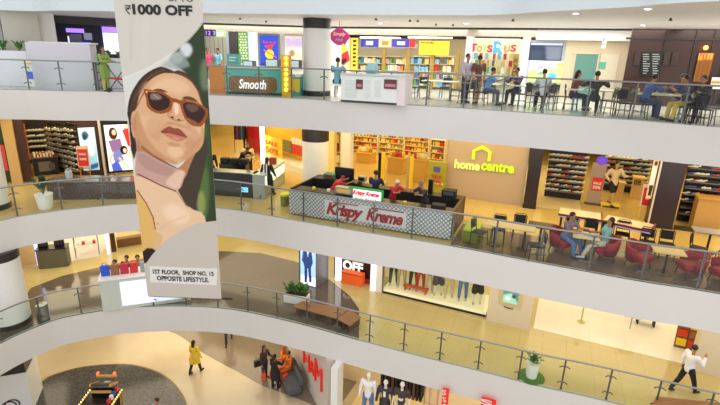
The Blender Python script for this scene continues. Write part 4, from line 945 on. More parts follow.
# ---------------- home store interior
hw_=[(244,214,120),(236,180,60),(214,60,40),(250,238,190),(196,140,60),(240,200,90),(226,226,200),(180,60,70)]
hm=[mat('home_%d'%i,c,.5) for i,c in enumerate(hw_)]
def home_shelf(face,x0,x1,yt,yb,dn,lab,nsh,seed,mlist=hm,itemname='homeware_box',itemlabel='small homeware item on a home store shelf',cat='homeware',grp='homeware on the home store shelves'):
    t,w,h=face.thing('shelf_unit',lab,'shelves',x0,yt,x1,yb,dn,zb=Z2); r=random.Random(seed)
    MB().b2(-w/2,.4,0,w/2,.43,h).build('back_panel',creamshelf,t)
    for s in (-1,1): MB().b2(s*w/2-.02,0,0,s*w/2+.02,.4,h).build('side_panel',creamshelf,t)
    zz=[.1+i*(h-.1)/nsh for i in range(nsh+1)]
    for z in zz: MB().b2(-w/2,0,z-.015,w/2,.4,z+.015).build('shelf',creamshelf,t)
    for i in range(nsh):
        x=-w/2+.05
        while x<w/2-.12:
            bw=r.uniform(.14,.34)
            if x+bw>w/2-.03: break
            hh=(zz[i+1]-zz[i]-.05)*r.uniform(.4,.95); m_=mlist[r.randrange(len(mlist))]
            loc=Vector(t.location)+face.U*(x+bw/2)+face.N*.17+Vector((0,0,zz[i]+.016))
            q=MB()
            if r.random()<.5: q.box((0,0,hh/2),(bw-.04,.2,hh),bev=.015)
            else: q.lathe([(bw*.25,0),(bw*.4,hh*.3),(bw*.36,hh*.7),(bw*.2,hh*.9),(bw*.22,hh)],10)
            o=q.build(itemname,m_,None,loc=loc,rz=face.yaw); tag(o,itemlabel,cat,grp); x+=bw
    return t
for i,a in enumerate(((333,340,132,182,1.2,4),(352,377,132,163,7,4),(379,403,133,166,7.2,4),(404,428,136,168,7.0,4),(430,444,140,170,5.2,4))):
    home_shelf(FR2,a[0],a[1],a[2],a[3],a[4],['narrow home store shelf just right of the white column','home store back shelf at the left of the entrance','home store back shelf between the dark gate posts','home store back shelf left of the yellow green totem','home store shelf directly above the yellow green totem'][i],a[5],40+i)
# low display tables
def ltable(face,x0,x1,yt,yb,dn,dep,lab,m,z=Z2):
    t,w,h=face.thing('display_table',lab,'table',x0,yt,x1,yb,dn,zb=z); h=max(h,.4); MB().b2(-w/2,0,h-.05,w/2,dep,h).build('tabletop',m,t); MB().b2(-w/2+.05,.05,0,w/2-.05,dep-.05,h-.05).build('body',m,t); return t,w,h
orw=mat('display_ochre',(214,168,80),.5)
for i,(x0,x1,yt,yb,dn,dep) in enumerate(((355,371,153,165,4.2,1),(386,404,158,170,2.7,.8),(410,426,160,176,1.6,.8))):
    t,w,h=ltable(FR2,x0,x1,yt,yb,dn,dep,['ochre display table deep in the home store','ochre display table between the gate posts','ochre display table near the home store totem'][i],orw)
    for j in range(5):
        q=MB(); q.lathe([(.06,0),(.11,.08),(.09,.22),(.05,.26)],10); o=q.build('vase',hm[(j*3+i)%8],None,loc=Vector(t.location)+FR2.U*(-w/2+.15+j*(w-.3)/4)+FR2.N*.35+Vector((0,0,h+.001)),rz=0); tag(o,'small round vase standing on a home store display table','vase','vases on the home store display tables')
for i,(x,yt,yb) in enumerate(((381,153,185),(409.5,157,188))):
    t,w,h=FR2.thing('security_gate',['dark and yellow security gate post left of the staff in red','dark and yellow security gate post behind the seated staff'][i],'gate',x-3,yt,x+3,yb,-.05,zb=Z2)
    MB().b2(-w/2,0,0,0,.12,h).build('dark_panel',black if i==0 else mat('grey_tan',(176,150,100),.5),t); MB().b2(.0,0,0,w/2,.12,h).build('yellow_panel',mat('gate_yellow',(236,196,40),.4),t)
for i,(x0,x1,y) in enumerate(((352,400,131),(400,440,137))): striplight(FR2,x0,x1,y,5.5,['left ceiling light strip in the home store','right ceiling light strip in the home store'][i],mat('lamp_warmstrip',(255,226,150),.5,emit=6))
# ---------------- yellow sale window left of the column
pa=F(262,160.5,Z2); pb=F(303,176,Z2); yS=math.atan2(pb.y-pa.y,pb.x-pa.x); FS=Face(yS,pa.dot(Vector((-math.sin(yS),math.cos(yS),0))))
wd,w,h=FS.thing('display_window','yellow lit sale window with red and white stacked goods left of the white column','window',262,122,303,168,0,zb=Z2)
def fullband(face,x0,x1,z0,z1,m,name,par,ym,dn=0,th=.05):
    u0=face.pt(x0,ym,dn)[0]; u1=face.pt(x1,ym,dn)[0]; q=MB(); q.b2(-(u1-u0)/2,0,z0,(u1-u0)/2,th,z1)
    loc=face.U*((u0+u1)/2)+face.N*(face.n+dn); return q.build(name,m,par,loc=face.rel(loc,par))
fullband(FS,262,303,Z2,ZC2,mat('yellow_back',(240,200,60),.5,emit=.05),'back_panel',wd,150,1.0,.1); fullband(FS,262,303,Z2,Z2+.35,gwhite,'plinth',wd,160,0,.95); fullband(FS,260.5,263.5,Z2,ZC2,emw,'light_edge',wd,150,-.05,.1)
FS.flat('sale_panel',mat('sale_yellow',(222,196,40),.5),264,137,282,160,.3,.04,wd); srd=mat('sale_orange',(230,90,30),.5,emit=.1)
FS.words('SALE',srd,265.5,141.2,277,145.2,.27,wd); FS.words('50%',srd,266,148,278,154,.27,wd); FS.flat('picture',mat('pic_olive',(120,116,70),.5),283,140.5,291,152,.3,.04,wd); fullband(FS,262,303,ZC2-.5,ZC2-.32,mat('shelf_red',(170,90,70),.5),'top_shelf',wd,128,.5,.3)
for i in range(3): FS.flat('stacked_bucket',mat('bucket_red',(220,60,50),.4),291.5+i*3.3,144+i*.8,294.3+i*3.3,154+i,.35,.25,wd)
for i in range(3): FS.flat('white_bucket',gwhite,291.5+i*3.3,138+i,294.3+i*3.3,143.8+i*.8,.35,.25,wd)
o=FS.flat('red_wall_panel',mat('deep_red',(170,24,40),.4),247,120,259.5,158,.6,.3,None,zb=Z2,zt=ZC2); tag(o,'tall deep red wall panel behind the shopping pair','panel')
cp=F(315.5,189,Z2); cr2=(F(328.5,189,Z2)-F(302.5,189,Z2)).length/2; column(cp.x,cp.y,Z2,ZC2-Z2,cr2,'white round column with black top band on the shoe store level',.8)
# far corridor wall accents
band(FM3,150,250,Z2,ZC2,mat('corridor_tan',(170,140,96),.4),13,.3,130)
for i,x in enumerate((212,231)): o=FM3.flat('corridor_pillar',mat('pillar_dark',(92,70,50),.4),x,122,x+3,150,12,.4,zb=Z2,zt=ZC2); tag(o,['dark narrow pillar at the far end of the corridor, left','dark narrow pillar at the far end of the corridor, right'][i],'pillar')
# clothes rail with cloths
p=F(241,152,Z2); t=thing('garment_rack','dark garment rack with magenta cloth in the corridor','rack',p,0)
Hh=Hgt(241,152,Z2,122); MB().tube([(-.35,0,0),(-.35,0,1.6),(.35,0,1.6),(.35,0,0)],.02,6).build('frame',dkmetal,t)
for i,c in enumerate(((30,28,40),(120,30,90),(34,34,46),(60,90,120),(26,24,30))): MB().box((-.26+i*.13,0,1.15),(.11,.4,.8),bev=.03).build('garment',cloth(c),t)
# ---------------- left shops (yaw 31 deg)
band(FL2,-60,24,Z2,ZC2,goldwall,.6,.3,150)
sh=FL2
band(sh,20,104,Z2,ZC2,mat('shop_brownback',(60,44,34),.6),4.2,.2,150)
inlay('trim_61',[sh.U*a+sh.N*b for a,b in [(sh.pt(27,170)[0],sh.n),(sh.pt(78,170)[0],sh.n),(sh.pt(95,170)[0]+1,sh.n+4.2),(sh.pt(20,170)[0],sh.n+4.2)]],Z2,stonemat('shop_floor_tan',(196,160,104),(208,174,120),.25))
pn,w,h=sh.thing('shopfront_frame','dark brown portal frame of the left shoe shop','shopfront',18,123,104,180,0,zb=Z2)
for x0,x1 in ((18,27),(78,103)): fullband(sh,x0,x1,Z2,ZC2,brownwood,'jamb',pn,150,0,.4)
fullband(sh,18,103,ZC2-.14,ZC2,brownwood,'lintel',pn,124,0,.4)
o=sh.flat('white_post',mat('post_white',(228,222,214),.4),100.8,120,103.4,176,-.1,.1,zb=Z2,zt=ZC2); tag(o,'thin white post between left shoe shop and fashion lightbox','post')
o=sh.flat('beige_pilaster',goldwall,6,120,17,184,-.25,.3,zb=Z2,zt=ZC2); tag(o,'gold beige pilaster left of the shoe shop','pilaster')
o=sh.flat('orange_strip',mat('orange_lam',(206,100,40),.5),24,124,27.5,160,.5,.1); tag(o,'orange vertical strip inside the left shoe shop','panel')
# lightbox
lb,w,h=sh.thing('advert_lightbox','dark framed lightbox with three fashion models in red and blue','lightbox',103.5,122,136,174,-.15,zb=Z2)
fullband(sh,103.8,138,Z2+.08,ZC2-.02,black,'frame',lb,150,-.15,.25)
skn=(226,180,150)
sh.pic('picture',106.5,124.5,134.5,170.5,[('p',(226,232,240),[(106,124),(135,124),(135,171),(106,171)],0),
 ('e',(60,36,30),(114.5,133,4.2,6),.6),('e',skn,(115.5,132,2,2.8),.3),('p',(128,96,140),[(109,140),(121,138),(123,150),(112,154)],.5),('p',(110,120,180),[(111,150),(122,149),(124,160),(113,163)],.5),
 ('p',(224,50,40),[(124,130),(131,128),(136,142),(136,150),(128,146)],.5),('e',skn,(130,126,2,2.5),.4),('e',(24,20,24),(123.5,150,3.8,4.5),.5),('e',skn,(124.3,150.5,1.9,2.5),.3),('p',(236,236,232),[(121,155),(131,153),(134,164),(124,166)],.5),
 ('l',skn,([(112,152),(108,160),(113,168)],2.2),.4),('l',skn,([(131,146),(128,156),(133,160)],1.8),.4),('p',(70,90,190),[(109,164),(116,160),(120,171),(110,171)],.6),('l',skn,([(118,158),(126,168)],2),.4),('p',(180,60,60),[(126,128),(128,128),(127,136)],.4)],(236,236,240),mat('x',(0,0,0)) if False else vcmat('lightbox_print',.4,1.0),90,120,-.17,lb)
# light-blue poster
lp,w,h=sh.thing('wall_poster','pale blue shoe poster leaning on brown wall of the left shoe shop','poster',80,127,98,171,-.05)
sh.pic('print',80.5,127.5,97,170.5,[('e',(60,90,110),(87,135,3.5,4),.8),('e',(30,60,80),(86,137,2,3),.6),('p',(150,200,224),[(80,150),(97,146),(97,171),(80,171)],3),('p',(40,90,140),[(88,165),(96,163),(96,168),(88,170)],.7),('e',(240,250,255),(91,150,3,6),1.5)],(190,224,236),vcmat('poster_blue_lit',.4,.7),30,60,-.07,lp)
# shoes
def shoe_mesh(m):
    q=MB(); L=.29
    prof=[(-.145,.0,.034,.09),(-.12,.0,.040,.105),(-.06,.0,.040,.10),(0,.0,.042,.075),(.06,.0,.046,.06),(.115,.0,.042,.05),(.145,0,.02,.03)]
    vs=[];n=8
    for y,_,w_,h_ in prof:
        for k in range(n): a=2*PI*k/n; vs.append((w_*math.cos(a)*(1 if math.sin(a)<0 else .8),y,max(.0,h_/2+h_/2*math.sin(a))))
    fs=[(i*n+k,i*n+n+k,i*n+n+(k+1)%n,i*n+(k+1)%n) for i in range(len(prof)-1) for k in range(n)]+[tuple(range(n)),tuple(range(len(vs)-1,len(vs)-n-1,-1))]
    q.add(vs,fs); return q
shoecols=[(236,236,230),(230,226,215),(200,60,50),(60,90,160),(40,40,44),(240,240,236),(225,150,60),(235,232,225)]
shoes=[]
shoe_me={}
def put_shoe(loc,rz,k,label,group,sc=1.0):
    if k not in shoe_me:
        o=shoe_mesh(None).build('sport_shoe',mat('shoe_%d'%k,shoecols[k],.5),None,smooth=True); shoe_me[k]=o.data
    else: o=bpy.data.objects.new('sport_shoe',shoe_me[k]); C.objects.link(o)
    o.location=loc; o.rotation_euler=(0,0,rz); o.scale=(sc,sc,sc); tag(o,label,'shoe',group); return o
def shoe_wall(face,x0,x1,yt,yb,dn,lab,nrow,ncol,group,slabel,seed,back=black,zb=Z2,sc=1.05,z0=.35,yaw_off=PI/2,cols=None,tilt=0):
    t,w,h=face.thing('shoe_shelf',lab,'shelves',x0,yt,x1,yb,dn,zb=zb); r=random.Random(seed)
    MB().b2(-w/2,.02,0,w/2,.06,h).build('back_panel',back,t); base=Vector(t.location)
    for i in range(nrow):
        z=z0+i*(h-z0-.05)/nrow; MB().b2(-w/2,-.28,z-.012,w/2,.02,z+.012).build('shelf',mat('shelf_grey3',(120,112,100),.5),t)
        for j in range(ncol):
            if r.random()<.04: continue
            k=r.choice(cols or (0,0,1,5,7,0,1,5,6,2,3))
            put_shoe(base+face.U*(-w/2+(j+.5)*w/ncol)-face.N*.13+Vector((0,0,z+.013)),face.yaw+yaw_off+r.uniform(-.15,.15),k,slabel,group,sc*.85)
    return t
shoe_wall(FR2,548,586,150,186,2.0,'long shoe shelf wall left of the purple topped sale stand',8,9,'shoes on the left wall of the right shoe store','sport shoe on the shelf wall left of the sale stand',1)
shoe_wall(FR2,604,650,153,179,4.5,'shoe shelf wall behind the sports mannequin',7,10,'shoes behind the mannequin','sport shoe on the shelf wall behind the mannequin',2)
shoe_wall(FR2,686,726,160,196,.8,'dim shoe shelf wall at the right picture edge',8,8,'shoes on the far right shelf','sport shoe on the dim shelf wall at the right edge',3,cols=(4,4,3,0,4,1,2))
FLs=Face(math.radians(31),24.75)
shoe_wall(FLs,27,44,124,148,3.6,'dark back shelf of white shoes above the sale table',4,5,'shoes on the back shelf of the left shop','pale shoe on the back shelf above the display box',4,cols=(0,1,5),z0=.9)
# angled side shelves
wl0=FLs.at(50,168,3.3); wl1=FLs.at(77,168,.4); wl0.z=wl1.z=0
fy=math.atan2(wl1.y-wl0.y,wl1.x-wl0.x); FA=Face(fy,wl0.dot(Vector((-math.sin(fy),math.cos(fy),0))))
for i,(a,b) in enumerate(((49,57),(58,67),(68.5,78))):
    shoe_wall(FA,a,b,124,150+8*i,0,['far side shelf of white shoes in the left shop','middle side shelf of white shoes in the left shop','near side shelf of white shoes in the left shop'][i],8,3,'shoes on the side shelves of the left shop','pale shoe on the side shelves of the left shop',7+i,cols=(0,1,5,7),z0=.3)
# box table with shoes
pt_=F(35,176.5,Z2); pe=F(60,174,Z2); fy=math.atan2(pe.y-pt_.y,pe.x-pt_.x); t=thing('display_box','black display box heaped with pale shoes at the left shoe shop entrance','display table',(pt_+pe)/2,fy)
wB=(pe-pt_).length; MB().b2(-wB/2,0,.04,wB/2,1.3,.8).build('body',black,t); MB().b2(-wB/2-.03,-.03,.8,wB/2+.03,1.33,.84).build('top',mat('top_brown',(96,66,44),.5),t); MB().b2(-wB/2+.2,-.02,.2,-wB/2+.7,0,.65).build('front_print',mat('print_grey',(120,114,108),.5),t); MB().b2(.1,-.02,.25,wB/2-.15,0,.55).build('front_print',mat('print_grey2',(96,92,92),.5),t)
r=random.Random(9); Ub=Vector((math.cos(fy),math.sin(fy),0)); Nb=Vector((-math.sin(fy),math.cos(fy),0))
for i in range(7):
    for j in range(5): put_shoe((pt_+pe)/2+Ub*(-wB/2+.12+i*(wB-.24)/6)+Nb*(.15+j*.27)+Vector((0,0,.84)),fy+r.uniform(-.25,.25),r.choice((0,1,5,7,0,6,2)),'pale shoe lying on the display box of the left shop','shoes heaped on the display box')
# sale easels
def easel(label,px,pyb,z,pyt,wpx,yaw,txt,board=(206,40,34),legc=wood,frame=None):
    b=F(px,pyb,z); h=Hgt(px,pyb,z,pyt); w=(F(px+wpx/2,pyb,z)-F(px-wpx/2,pyb,z)).length; t=thing('sale_easel',label,'sign',b,yaw)
    for s in (-1,1): MB().tube([(s*w*.42,0,0),(s*w*.38,.1,h*.98)],.022,6).build('leg',legc,t)
    MB().tube([(0,.45,0),(0,.12,h*.9)],.022,6).build('leg',legc,t); MB().b2(-w*.42,0,h*.3,w*.42,.03,h*.33).build('ledge',legc,t)
    q=MB(); q.box((0,.03,h*.66),(w,.03,h*.62),rx=-.08); q.build('board',frame or mat('board_cream',(226,206,180),.5),t); MB().box((0,.008,h*.63),(w*.86,.02,h*.5),rx=-.08).build('red_sheet',mat('sheet_red',board,.5,emit=.1),t)
    text('sale_text',txt[0],.3,gwhite,t,(0,-.015,h*.74),0,.006,0,.01,w*.6); 
    text('percent_text',txt[1],.3,gwhite,t,(0,-.005,h*.58),0,.006,0,.01,w*.6)
    return t
easel('red SALE board on a wooden easel at the left shoe shop',86,178.5,Z2,145,11,math.radians(14),('SALE','50%'))
easel('red SALE board with pale frame on a yellow ladder stand by the dark pillar',646,219,Z2,183,15,ANG,('SALE','50%'),legc=yellow,frame=gwhite)
# transparent stand with sale sign
b=F(593,205,Z2); h=Hgt(593,205,Z2,163); t=thing('sale_stand','tall grey sale stand with red sheet and purple top left of the mannequin','sign',b,ANG)
MB().b2(-.33,0,0,.33,.3,.06).build('base',mat('base_brown',(96,70,50),.5),t); MB().b2(-.27,.1,.06,.27,.16,h).build('panel',mat('panel_greyrose',(170,150,140),.3),t); MB().b2(-.17,.06,h*.35,.22,.1,h*.66).build('red_sheet',mat('sheet_red',(206,40,34)),t)
text('sale_text','SALE',.3,gwhite,t,(.02,.05,h*.53),0,.006,0,.01,.3); text('percent_text','50%',.3,gwhite,t,(.02,.05,h*.43),0,.006,0,.01,.3); MB().ball((.05,.12,h+.12),.2,10,6,(1.1,.5,.9)).build('purple_top',mat('purple_lit',(110,70,220),.5,emit=.5),t,smooth=True)
# mannequin
p=F(610,207,Z2); t=thing('display_plinth','yellow plinth under the sports mannequin','plinth',p,ANG); MB().b2(-.36,-.2,0,.36,.3,.1).build('plinth_block',mat('plinth_yellow',(226,190,50),.4),t); MB().b2(-.3,-.21,.02,.3,-.2,.08).build('plinth_strip',mat('strip_dark',(70,60,40),.5),t)
Hm=Hgt(610,205,Z2,159)
person('headed mannequin in cream running top and black shorts on a yellow plinth',p+Vector((0,.05,.1)),ANG+.5,name='mannequin',cat='mannequin',top=(226,206,170),bottom=(30,28,32),shorts=True,skin=mat('mannequin_sand',(190,160,120),.5),legs=((28,20,3),(-12,15,3)),arms=((-30,22,80),(35,18,70)),h=1.85,hair=True,simple=True)
# posters right
po,w,h=FR2.thing('tall_poster','tall lit poster of a model beside the dark pillar','poster',650,156,656,199,-.3); FR2.pic('print',650,157,655.5,199,[('e',(90,60,50),(653,163,1.6,2.5),.3),('p',(240,236,226),[(650.5,166),(655.5,166),(655,185),(651,185)],.4),('p',(60,50,50),[(651,185),(655,185),(654.5,196),(651.5,196)],.4)],(232,200,150),litprint,14,50,-.3,po)
tb1,w,h=ltable(FR2,633,646,178,188,3.3,.6,'wooden display box with round letters behind the sale board',mat('box_wood',(214,176,110),.5)); FR2.words('ee',black,634,180,641,185,3.27,tb1)
tb1,w,h=ltable(FR2,618,626,183,191,2.6,.5,'small wooden display box right of the mannequin',mat('box_wood',(214,176,110),.5))
tb1,w,h=ltable(FR2,696,726,199,214,-.2,.65,'wooden display table in the right edge shoe store',mat('box_wood2',(196,150,84),.5))
sill=FR2.flat('window_sill',mat('sill_brown',(56,40,36),.4),676,218,730,228,-.45,.2,zb=Z2,zt=Z2+.12); tag(sill,'low brown sill of the right edge shoe store','sill')
# ---------------- far left column and plants
cp=F(-9,208,Z2); column(cp.x,cp.y,Z2,ZC2-Z2,.62,'white round column at the left picture edge on the shoe store level',.3)
gw=tag(FL2.flat('plant_wall',leafd,-20,126,7,184,.2,.15,zb=Z2,zt=ZC2),'dark green leafy wall at the left edge','plant wall')
o=tag(FL2.flat('red_banner',mat('banner_rose',(210,70,80),.5),-2,145,6,171,-.1,.04),'rose red banner sheet by the leafy wall at the left edge','banner')
p=F(46,208,Z2); leafy('leafy potted palm behind the left part of the middle railing',p,.8,.55,26,leafd,gwhite,seed=22,potr=.3,poth=.55)
t=thing('dark_low_block','dark low block behind the railing on the left','counter',F(98,199,Z2),math.radians(8)); MB().box((0,.4,.35),(3.6,.9,.7),bev=.02).build('body',mat('block_darkbrown',(78,62,54),.15,var=.2),t); MB().box((0,.4,.72),(3.7,1.0,.05),bev=.015).build('top',mat('block_top_grey',(120,108,98),.1),t)  # long low dark block with a greyer top
o=thing('glass_canister','clear canister on the left dark low block','jar',F(98,199,Z2)+Vector((-1.2,.3,.746))); MB().lathe([(.12,0),(.13,.28),(.09,.32)],14).build('body',mat('canister_pale',(190,200,200),.1),o); MB().cyl((0,0,.32),.1,.04,12).build('lid',steel,o)
# ---------------- black glass jewellery kiosk left of centre
KA=F(214,203,Z2); KB=F(252,206,Z2)
t=thing('glass_kiosk','black kiosk with glass counters beside the woman in black','kiosk',F(232,197,Z2),math.radians(-8))
MB().box((0,.3,.5),(2.0,.5,1.0),bev=.02).build('front_counter',black,t); MB().box((0,.3,1.02),(2.05,.55,.04)).build('counter_top',mat('glass_grey',(120,130,124),.08),t)
MB().box((1.15,1.4,.5),(.5,2.8,1.0),bev=.02).build('side_counter',mat('kiosk_side',(150,160,150),.15),t); MB().box((1.15,1.4,1.02),(.55,2.85,.04)).build('side_top',mat('glass_palegreen',(206,226,214),.06),t)
MB().box((1.41,1.4,.72),(.02,2.6,.4)).build('lit_case',mat('case_lit',(226,240,230),.3,emit=.7),t); MB().box((-.6,1.8,.5),(1.2,.5,1.0)).build('rear_counter',black,t)
for i in range(3): MB().box((-1.0+i*.45,1.75,1.12),(.36,.3,.24),bev=.03).build('machine',bmatte,t)
MB().box((.55,-.0,.35),(.3,.04,.2)).build('small_screen',mat('screen_cyan',(120,190,240),.4,emit=1),t)
o=MB(); o.box((0,0,.15),(.3,.2,.3),taper=.8,bev=.02); o=o.build('handbag',mat('bag_red',(150,40,34),.5),None,loc=F(232,197,Z2)+Vector((1.15*math.cos(-.14)+1.9*.139,1.15*-.139+1.9*.99,1.04)),rz=0); tag(o,'dark red handbag on the glass counter beside the woman in black','bag')
pers('bending man in black t-shirt at the glass kiosk counter',0,loc=F(241,181,Z2),yaw=1.2,top=(30,28,32),bottom=(30,30,36),legs=STAND,lean=32,headpitch=10,sleeve='short',arms=((40,10,30),(40,10,30)),h=1.74)
pers('shopper in cream top behind the bending man',0,loc=F(249,177,Z2),yaw=.3,top=(226,206,170),bottom=(50,44,44),legs=STAND,lean=10,h=1.64)
wm,J=pers('woman in long black jacket with white stripes walking between the kiosks',0,loc=F(268,196.5,Z2),yaw=PI-.3,top=(34,32,38),bottom=(30,30,36),legs=WALK,coat=.6,arms=((10,18,25),(-5,18,15)),h=1.68,fem=True,hairlen=.12)
for s in (-.06,.06): MB().box((s,.17,1.12),(.045,.01,.6)).build('white_stripe',gwhite,wm)
pers('shopper in dark clothes with back turned by the black kiosk rear',0,loc=F(212,186,Z2),yaw=PI,top=(40,38,50),bottom=(30,30,36),legs=STAND,h=1.66,simple=True)
pers('distant shopper in black beside the garment rack',0,loc=F(246.5,150,Z2),yaw=.5,top=(40,34,34),bottom=(60,44,36),legs=STAND,h=1.66,simple=True)
# ---------------- doughnut kiosk
ka=F(288.5,216,Z2)+Vector((0,.22,0)); kb=F(449.5,243.5,Z2)+Vector((.05,.22,0)); ky=math.atan2(kb.y-ka.y,kb.x-ka.x); FK=Face(ky,ka.dot(Vector((-math.sin(ky),math.cos(ky),0)))); wK=(kb-ka).length
kt=thing('doughnut_kiosk','doughnut kiosk with white scalloped front panel and dark red script','kiosk',(ka+kb)/2,ky)
hK=Hgt(369,231,Z2,206)
# front panel: printed scallop pattern
def scallop():
    m=bpy.data.materials.new('scallop_print'); m.use_nodes=True; nt=m.node_tree; b=nt.nodes['Principled BSDF']; tc=nt.nodes.new('ShaderNodeTexCoord'); mp=nt.nodes.new('ShaderNodeMapping'); mp.inputs['Scale'].default_value=(9.5,1,9.5); mp.inputs['Rotation'].default_value=(0,PI/4,0)
    ck=nt.nodes.new('ShaderNodeTexBrick'); sx=nt.nodes.new('ShaderNodeSeparateXYZ'); cx=nt.nodes.new('ShaderNodeCombineXYZ'); nt.links.new(tc.outputs['Object'],mp.inputs[0]); nt.links.new(mp.outputs[0],sx.inputs[0]); nt.links.new(sx.outputs[0],cx.inputs[0]); nt.links.new(sx.outputs[2],cx.inputs[1]); nt.links.new(cx.outputs[0],ck.inputs[0])
    ck.offset=0; ck.inputs['Scale'].default_value=1; ck.inputs['Brick Width'].default_value=1; ck.inputs['Row Height'].default_value=1; ck.inputs['Mortar Size'].default_value=.17; ck.inputs[1].default_value=ck.inputs[2].default_value=(*lin((206,206,208)),1); ck.inputs[3].default_value=(*lin((120,120,124)),1)
    nt.links.new(ck.outputs[0],b.inputs['Base Color']); b.inputs['Roughness'].default_value=.5; return m
MB().b2(-wK/2,0,.05,wK/2,.06,hK).build('front_panel',scallop(),kt); MB().b2(-wK/2,.0,hK,wK/2,.1,hK+.04).build('panel_cap',mat('cap_grey',(150,150,150),.4),kt)
darkr=mat('script_red',(150,24,34),.5)
u0,u1,_,_=FK.rect(327,206,404,222); uc=(u0+u1)/2-((ka+kb)/2).dot(FK.U); ww=u1-u0
plain=mat('panel_plain',(206,204,206),.5)
MB().b2(uc-ww*.53,-.008,hK*.2,uc+ww*.53,0,hK*.86).build('plain_field',plain,kt)
text('script_word','Krispy',.4,darkr,kt,(uc-ww*.26,-.014,hK*.46),0,.008,.3,.017,ww*.5,.9,0,hK*.66); text('script_word','Kreme',.4,darkr,kt,(uc+ww*.26,-.014,hK*.53),0,.008,.3,.017,ww*.47,.9,0,hK*.5)
MB().b2(uc+ww*.09,-.02,hK*.80,uc+ww*.5,-.005,hK*.845).build('swash',darkr,kt); MB().b2(uc-ww*.42,-.02,hK*.80,uc-ww*.08,-.005,hK*.84).build('swash',darkr,kt)
dg_=1.9
bk=mat('kiosk_black',(34,32,34),.4)
MB().b2(-wK/2,.1,0,-wK/2+.08,dg_,1.0).build('side_panel',bk,kt); MB().b2(wK/2-.08,.1,0,wK/2,dg_+.3,.95).build('side_panel',brownwood,kt)
MB().b2(-wK/2,dg_-.1,0,-wK*.18,dg_+.5,1.0).build('rear_counter',bk,kt); MB().b2(-wK*.18,dg_,0,wK/2,dg_+.5,.9).build('rear_counter',bk,kt); MB().b2(-wK/2,.15,.9,-wK*.1,.7,.95).build('inner_counter',bk,kt); MB().b2(wK*.05,.15,.85,wK/2-.1,.75,.9).build('inner_counter',mat('counter_char',(60,50,50),.3),kt)
MB().b2(-wK/2+.15,.2,.0,-wK*.12,.65,.9).build('cupboard',bk,kt); MB().b2(wK*.08,.2,0,wK/2-.15,.7,.85).build('cupboard',bk,kt)
# lit menu sign in kiosk
sa=FK.thing('menu_sign','green bordered white sign with red and green script above the kiosk counter','sign',348,187,383,206,.35)[0]
FK.flat('green_board',mat('sign_green',(30,150,60),.5,emit=.3),348.5,188.5,383,205,.35,.06,sa); FK.flat('white_board',mat('sign_whitelit',(250,250,246),.5,emit=.6),350.5,190.5,381,203,.33,.02,sa); FK.words('Krispy Kreme',mat('sign_redlit',(220,30,40),.5,emit=.4),353,191.5,379,197,.31,sa,shear=.3,off=.01); FK.words('hot fresh',mat('sign_green',(30,150,60)),355,198,377,202,.31,sa,shear=.2); FK.flat('post',bk,364,204,367,214,.37,.04,sa,zb=Z2+.93)
kd=lambda a,b,z=0: (ka+kb)/2+FK.U*a+FK.N*b+Vector((0,0,z))
pers('kiosk worker in navy shirt facing the counter, back turned',0,loc=kd(-.1,1.25),yaw=PI+ky,top=(34,38,70),bottom=(30,30,40),legs=STAND,h=1.72,sleeve='short',arms=((35,14,50),(35,14,50)))
pers('kiosk worker in red shirt and pale cap bending over the counter',0,loc=kd(.62,1.05),yaw=ky+1.0,top=(190,30,44),bottom=(40,36,40),legs=STAND,h=1.6,sleeve='short',lean=22,cap=(220,206,180),arms=((45,14,40),(45,14,40)))
pers('kiosk worker in dark clothes and grey cap beside the red shirted worker',0,loc=kd(1.8,1.2),yaw=ky-.6,top=(50,44,54),bottom=(40,36,40),legs=STAND,h=1.62,sleeve='short',lean=20,cap=(120,110,100),arms=((45,14,40),(45,14,40)))
pers('kiosk worker in red at the left end of the doughnut kiosk, bending low',0,loc=kd(-1.75,1.0),yaw=ky+2.4,top=(196,28,40),bottom=(30,30,40),legs=STAND,h=1.5,sleeve='short',lean=38,headpitch=15,cap=(170,30,36),arms=((40,14,30),(40,14,30)))
def gadget(name,label,cat,loc,dims,m,m2=None,rz=0,extra=None):
    t=thing(name,label,cat,loc,rz); MB().box((0,0,dims[2]/2),dims,bev=.015).build('body',m,t)
    if m2: MB().box((0,-dims[1]/2-.006,dims[2]*.55),(dims[0]*.75,.012,dims[2]*.55)).build('front_panel',m2,t)
    return t
gadget('monitor','black monitor on the rear counter left of the worker in navy','monitor',kd(-1.75,dg_+.25,1.0),(.8,.12,.48),black,mat('monitor_dark',(46,44,48),.2),ky)
gadget('till','grey till on the left rear kiosk counter','till',kd(-1.0,dg_+.3,1.0),(.3,.25,.22),mat('till_grey',(150,146,140),.4),black,ky)
gadget('doughnut_case','green and red doughnut case on the rear kiosk counter','display case',kd(-2.35,dg_+.25,1.0),(.5,.4,.18),mat('case_green',(46,130,90),.4),mat('bag_red',(150,40,34)),ky)
gadget('steel_rack','chrome rack of cups on the kiosk counter, left of the lit sign','rack',kd(-.95,.42,.96),(.7,.3,.26),steel,mat('cups_gold',(220,180,80),.4),ky)
gadget('coffee_machine','dark coffee machine near the right end of the doughnut kiosk','machine',kd(2.45,dg_+.25,.9),(.5,.4,.24),bmatte,steel,ky)
gadget('grinder','tall black grinder standing beside the coffee machine','machine',kd(1.75,dg_+.25,.9),(.16,.2,.55),black,None,ky)
gadget('storage_crate','low black crate at the right end of the kiosk counter','crate',kd(2.45,.45,.901),(.45,.35,.16),bmatte,None,ky)
for i,a in enumerate((-2.2,-1.6,1.3)): o=MB(); o.lathe([(.05,0),(.065,.1),(.06,.11)],12); o=o.build('cup_stack',[mat('food_0',(0,0,0)),gwhite,yellow][i],None,loc=kd(a,.4,.951 if i<2 else .901)); tag(o,['yellow cup stack at the left of the kiosk counter','white cup stack on the kiosk counter','yellow cup stack right of the workers'][i],'cups')
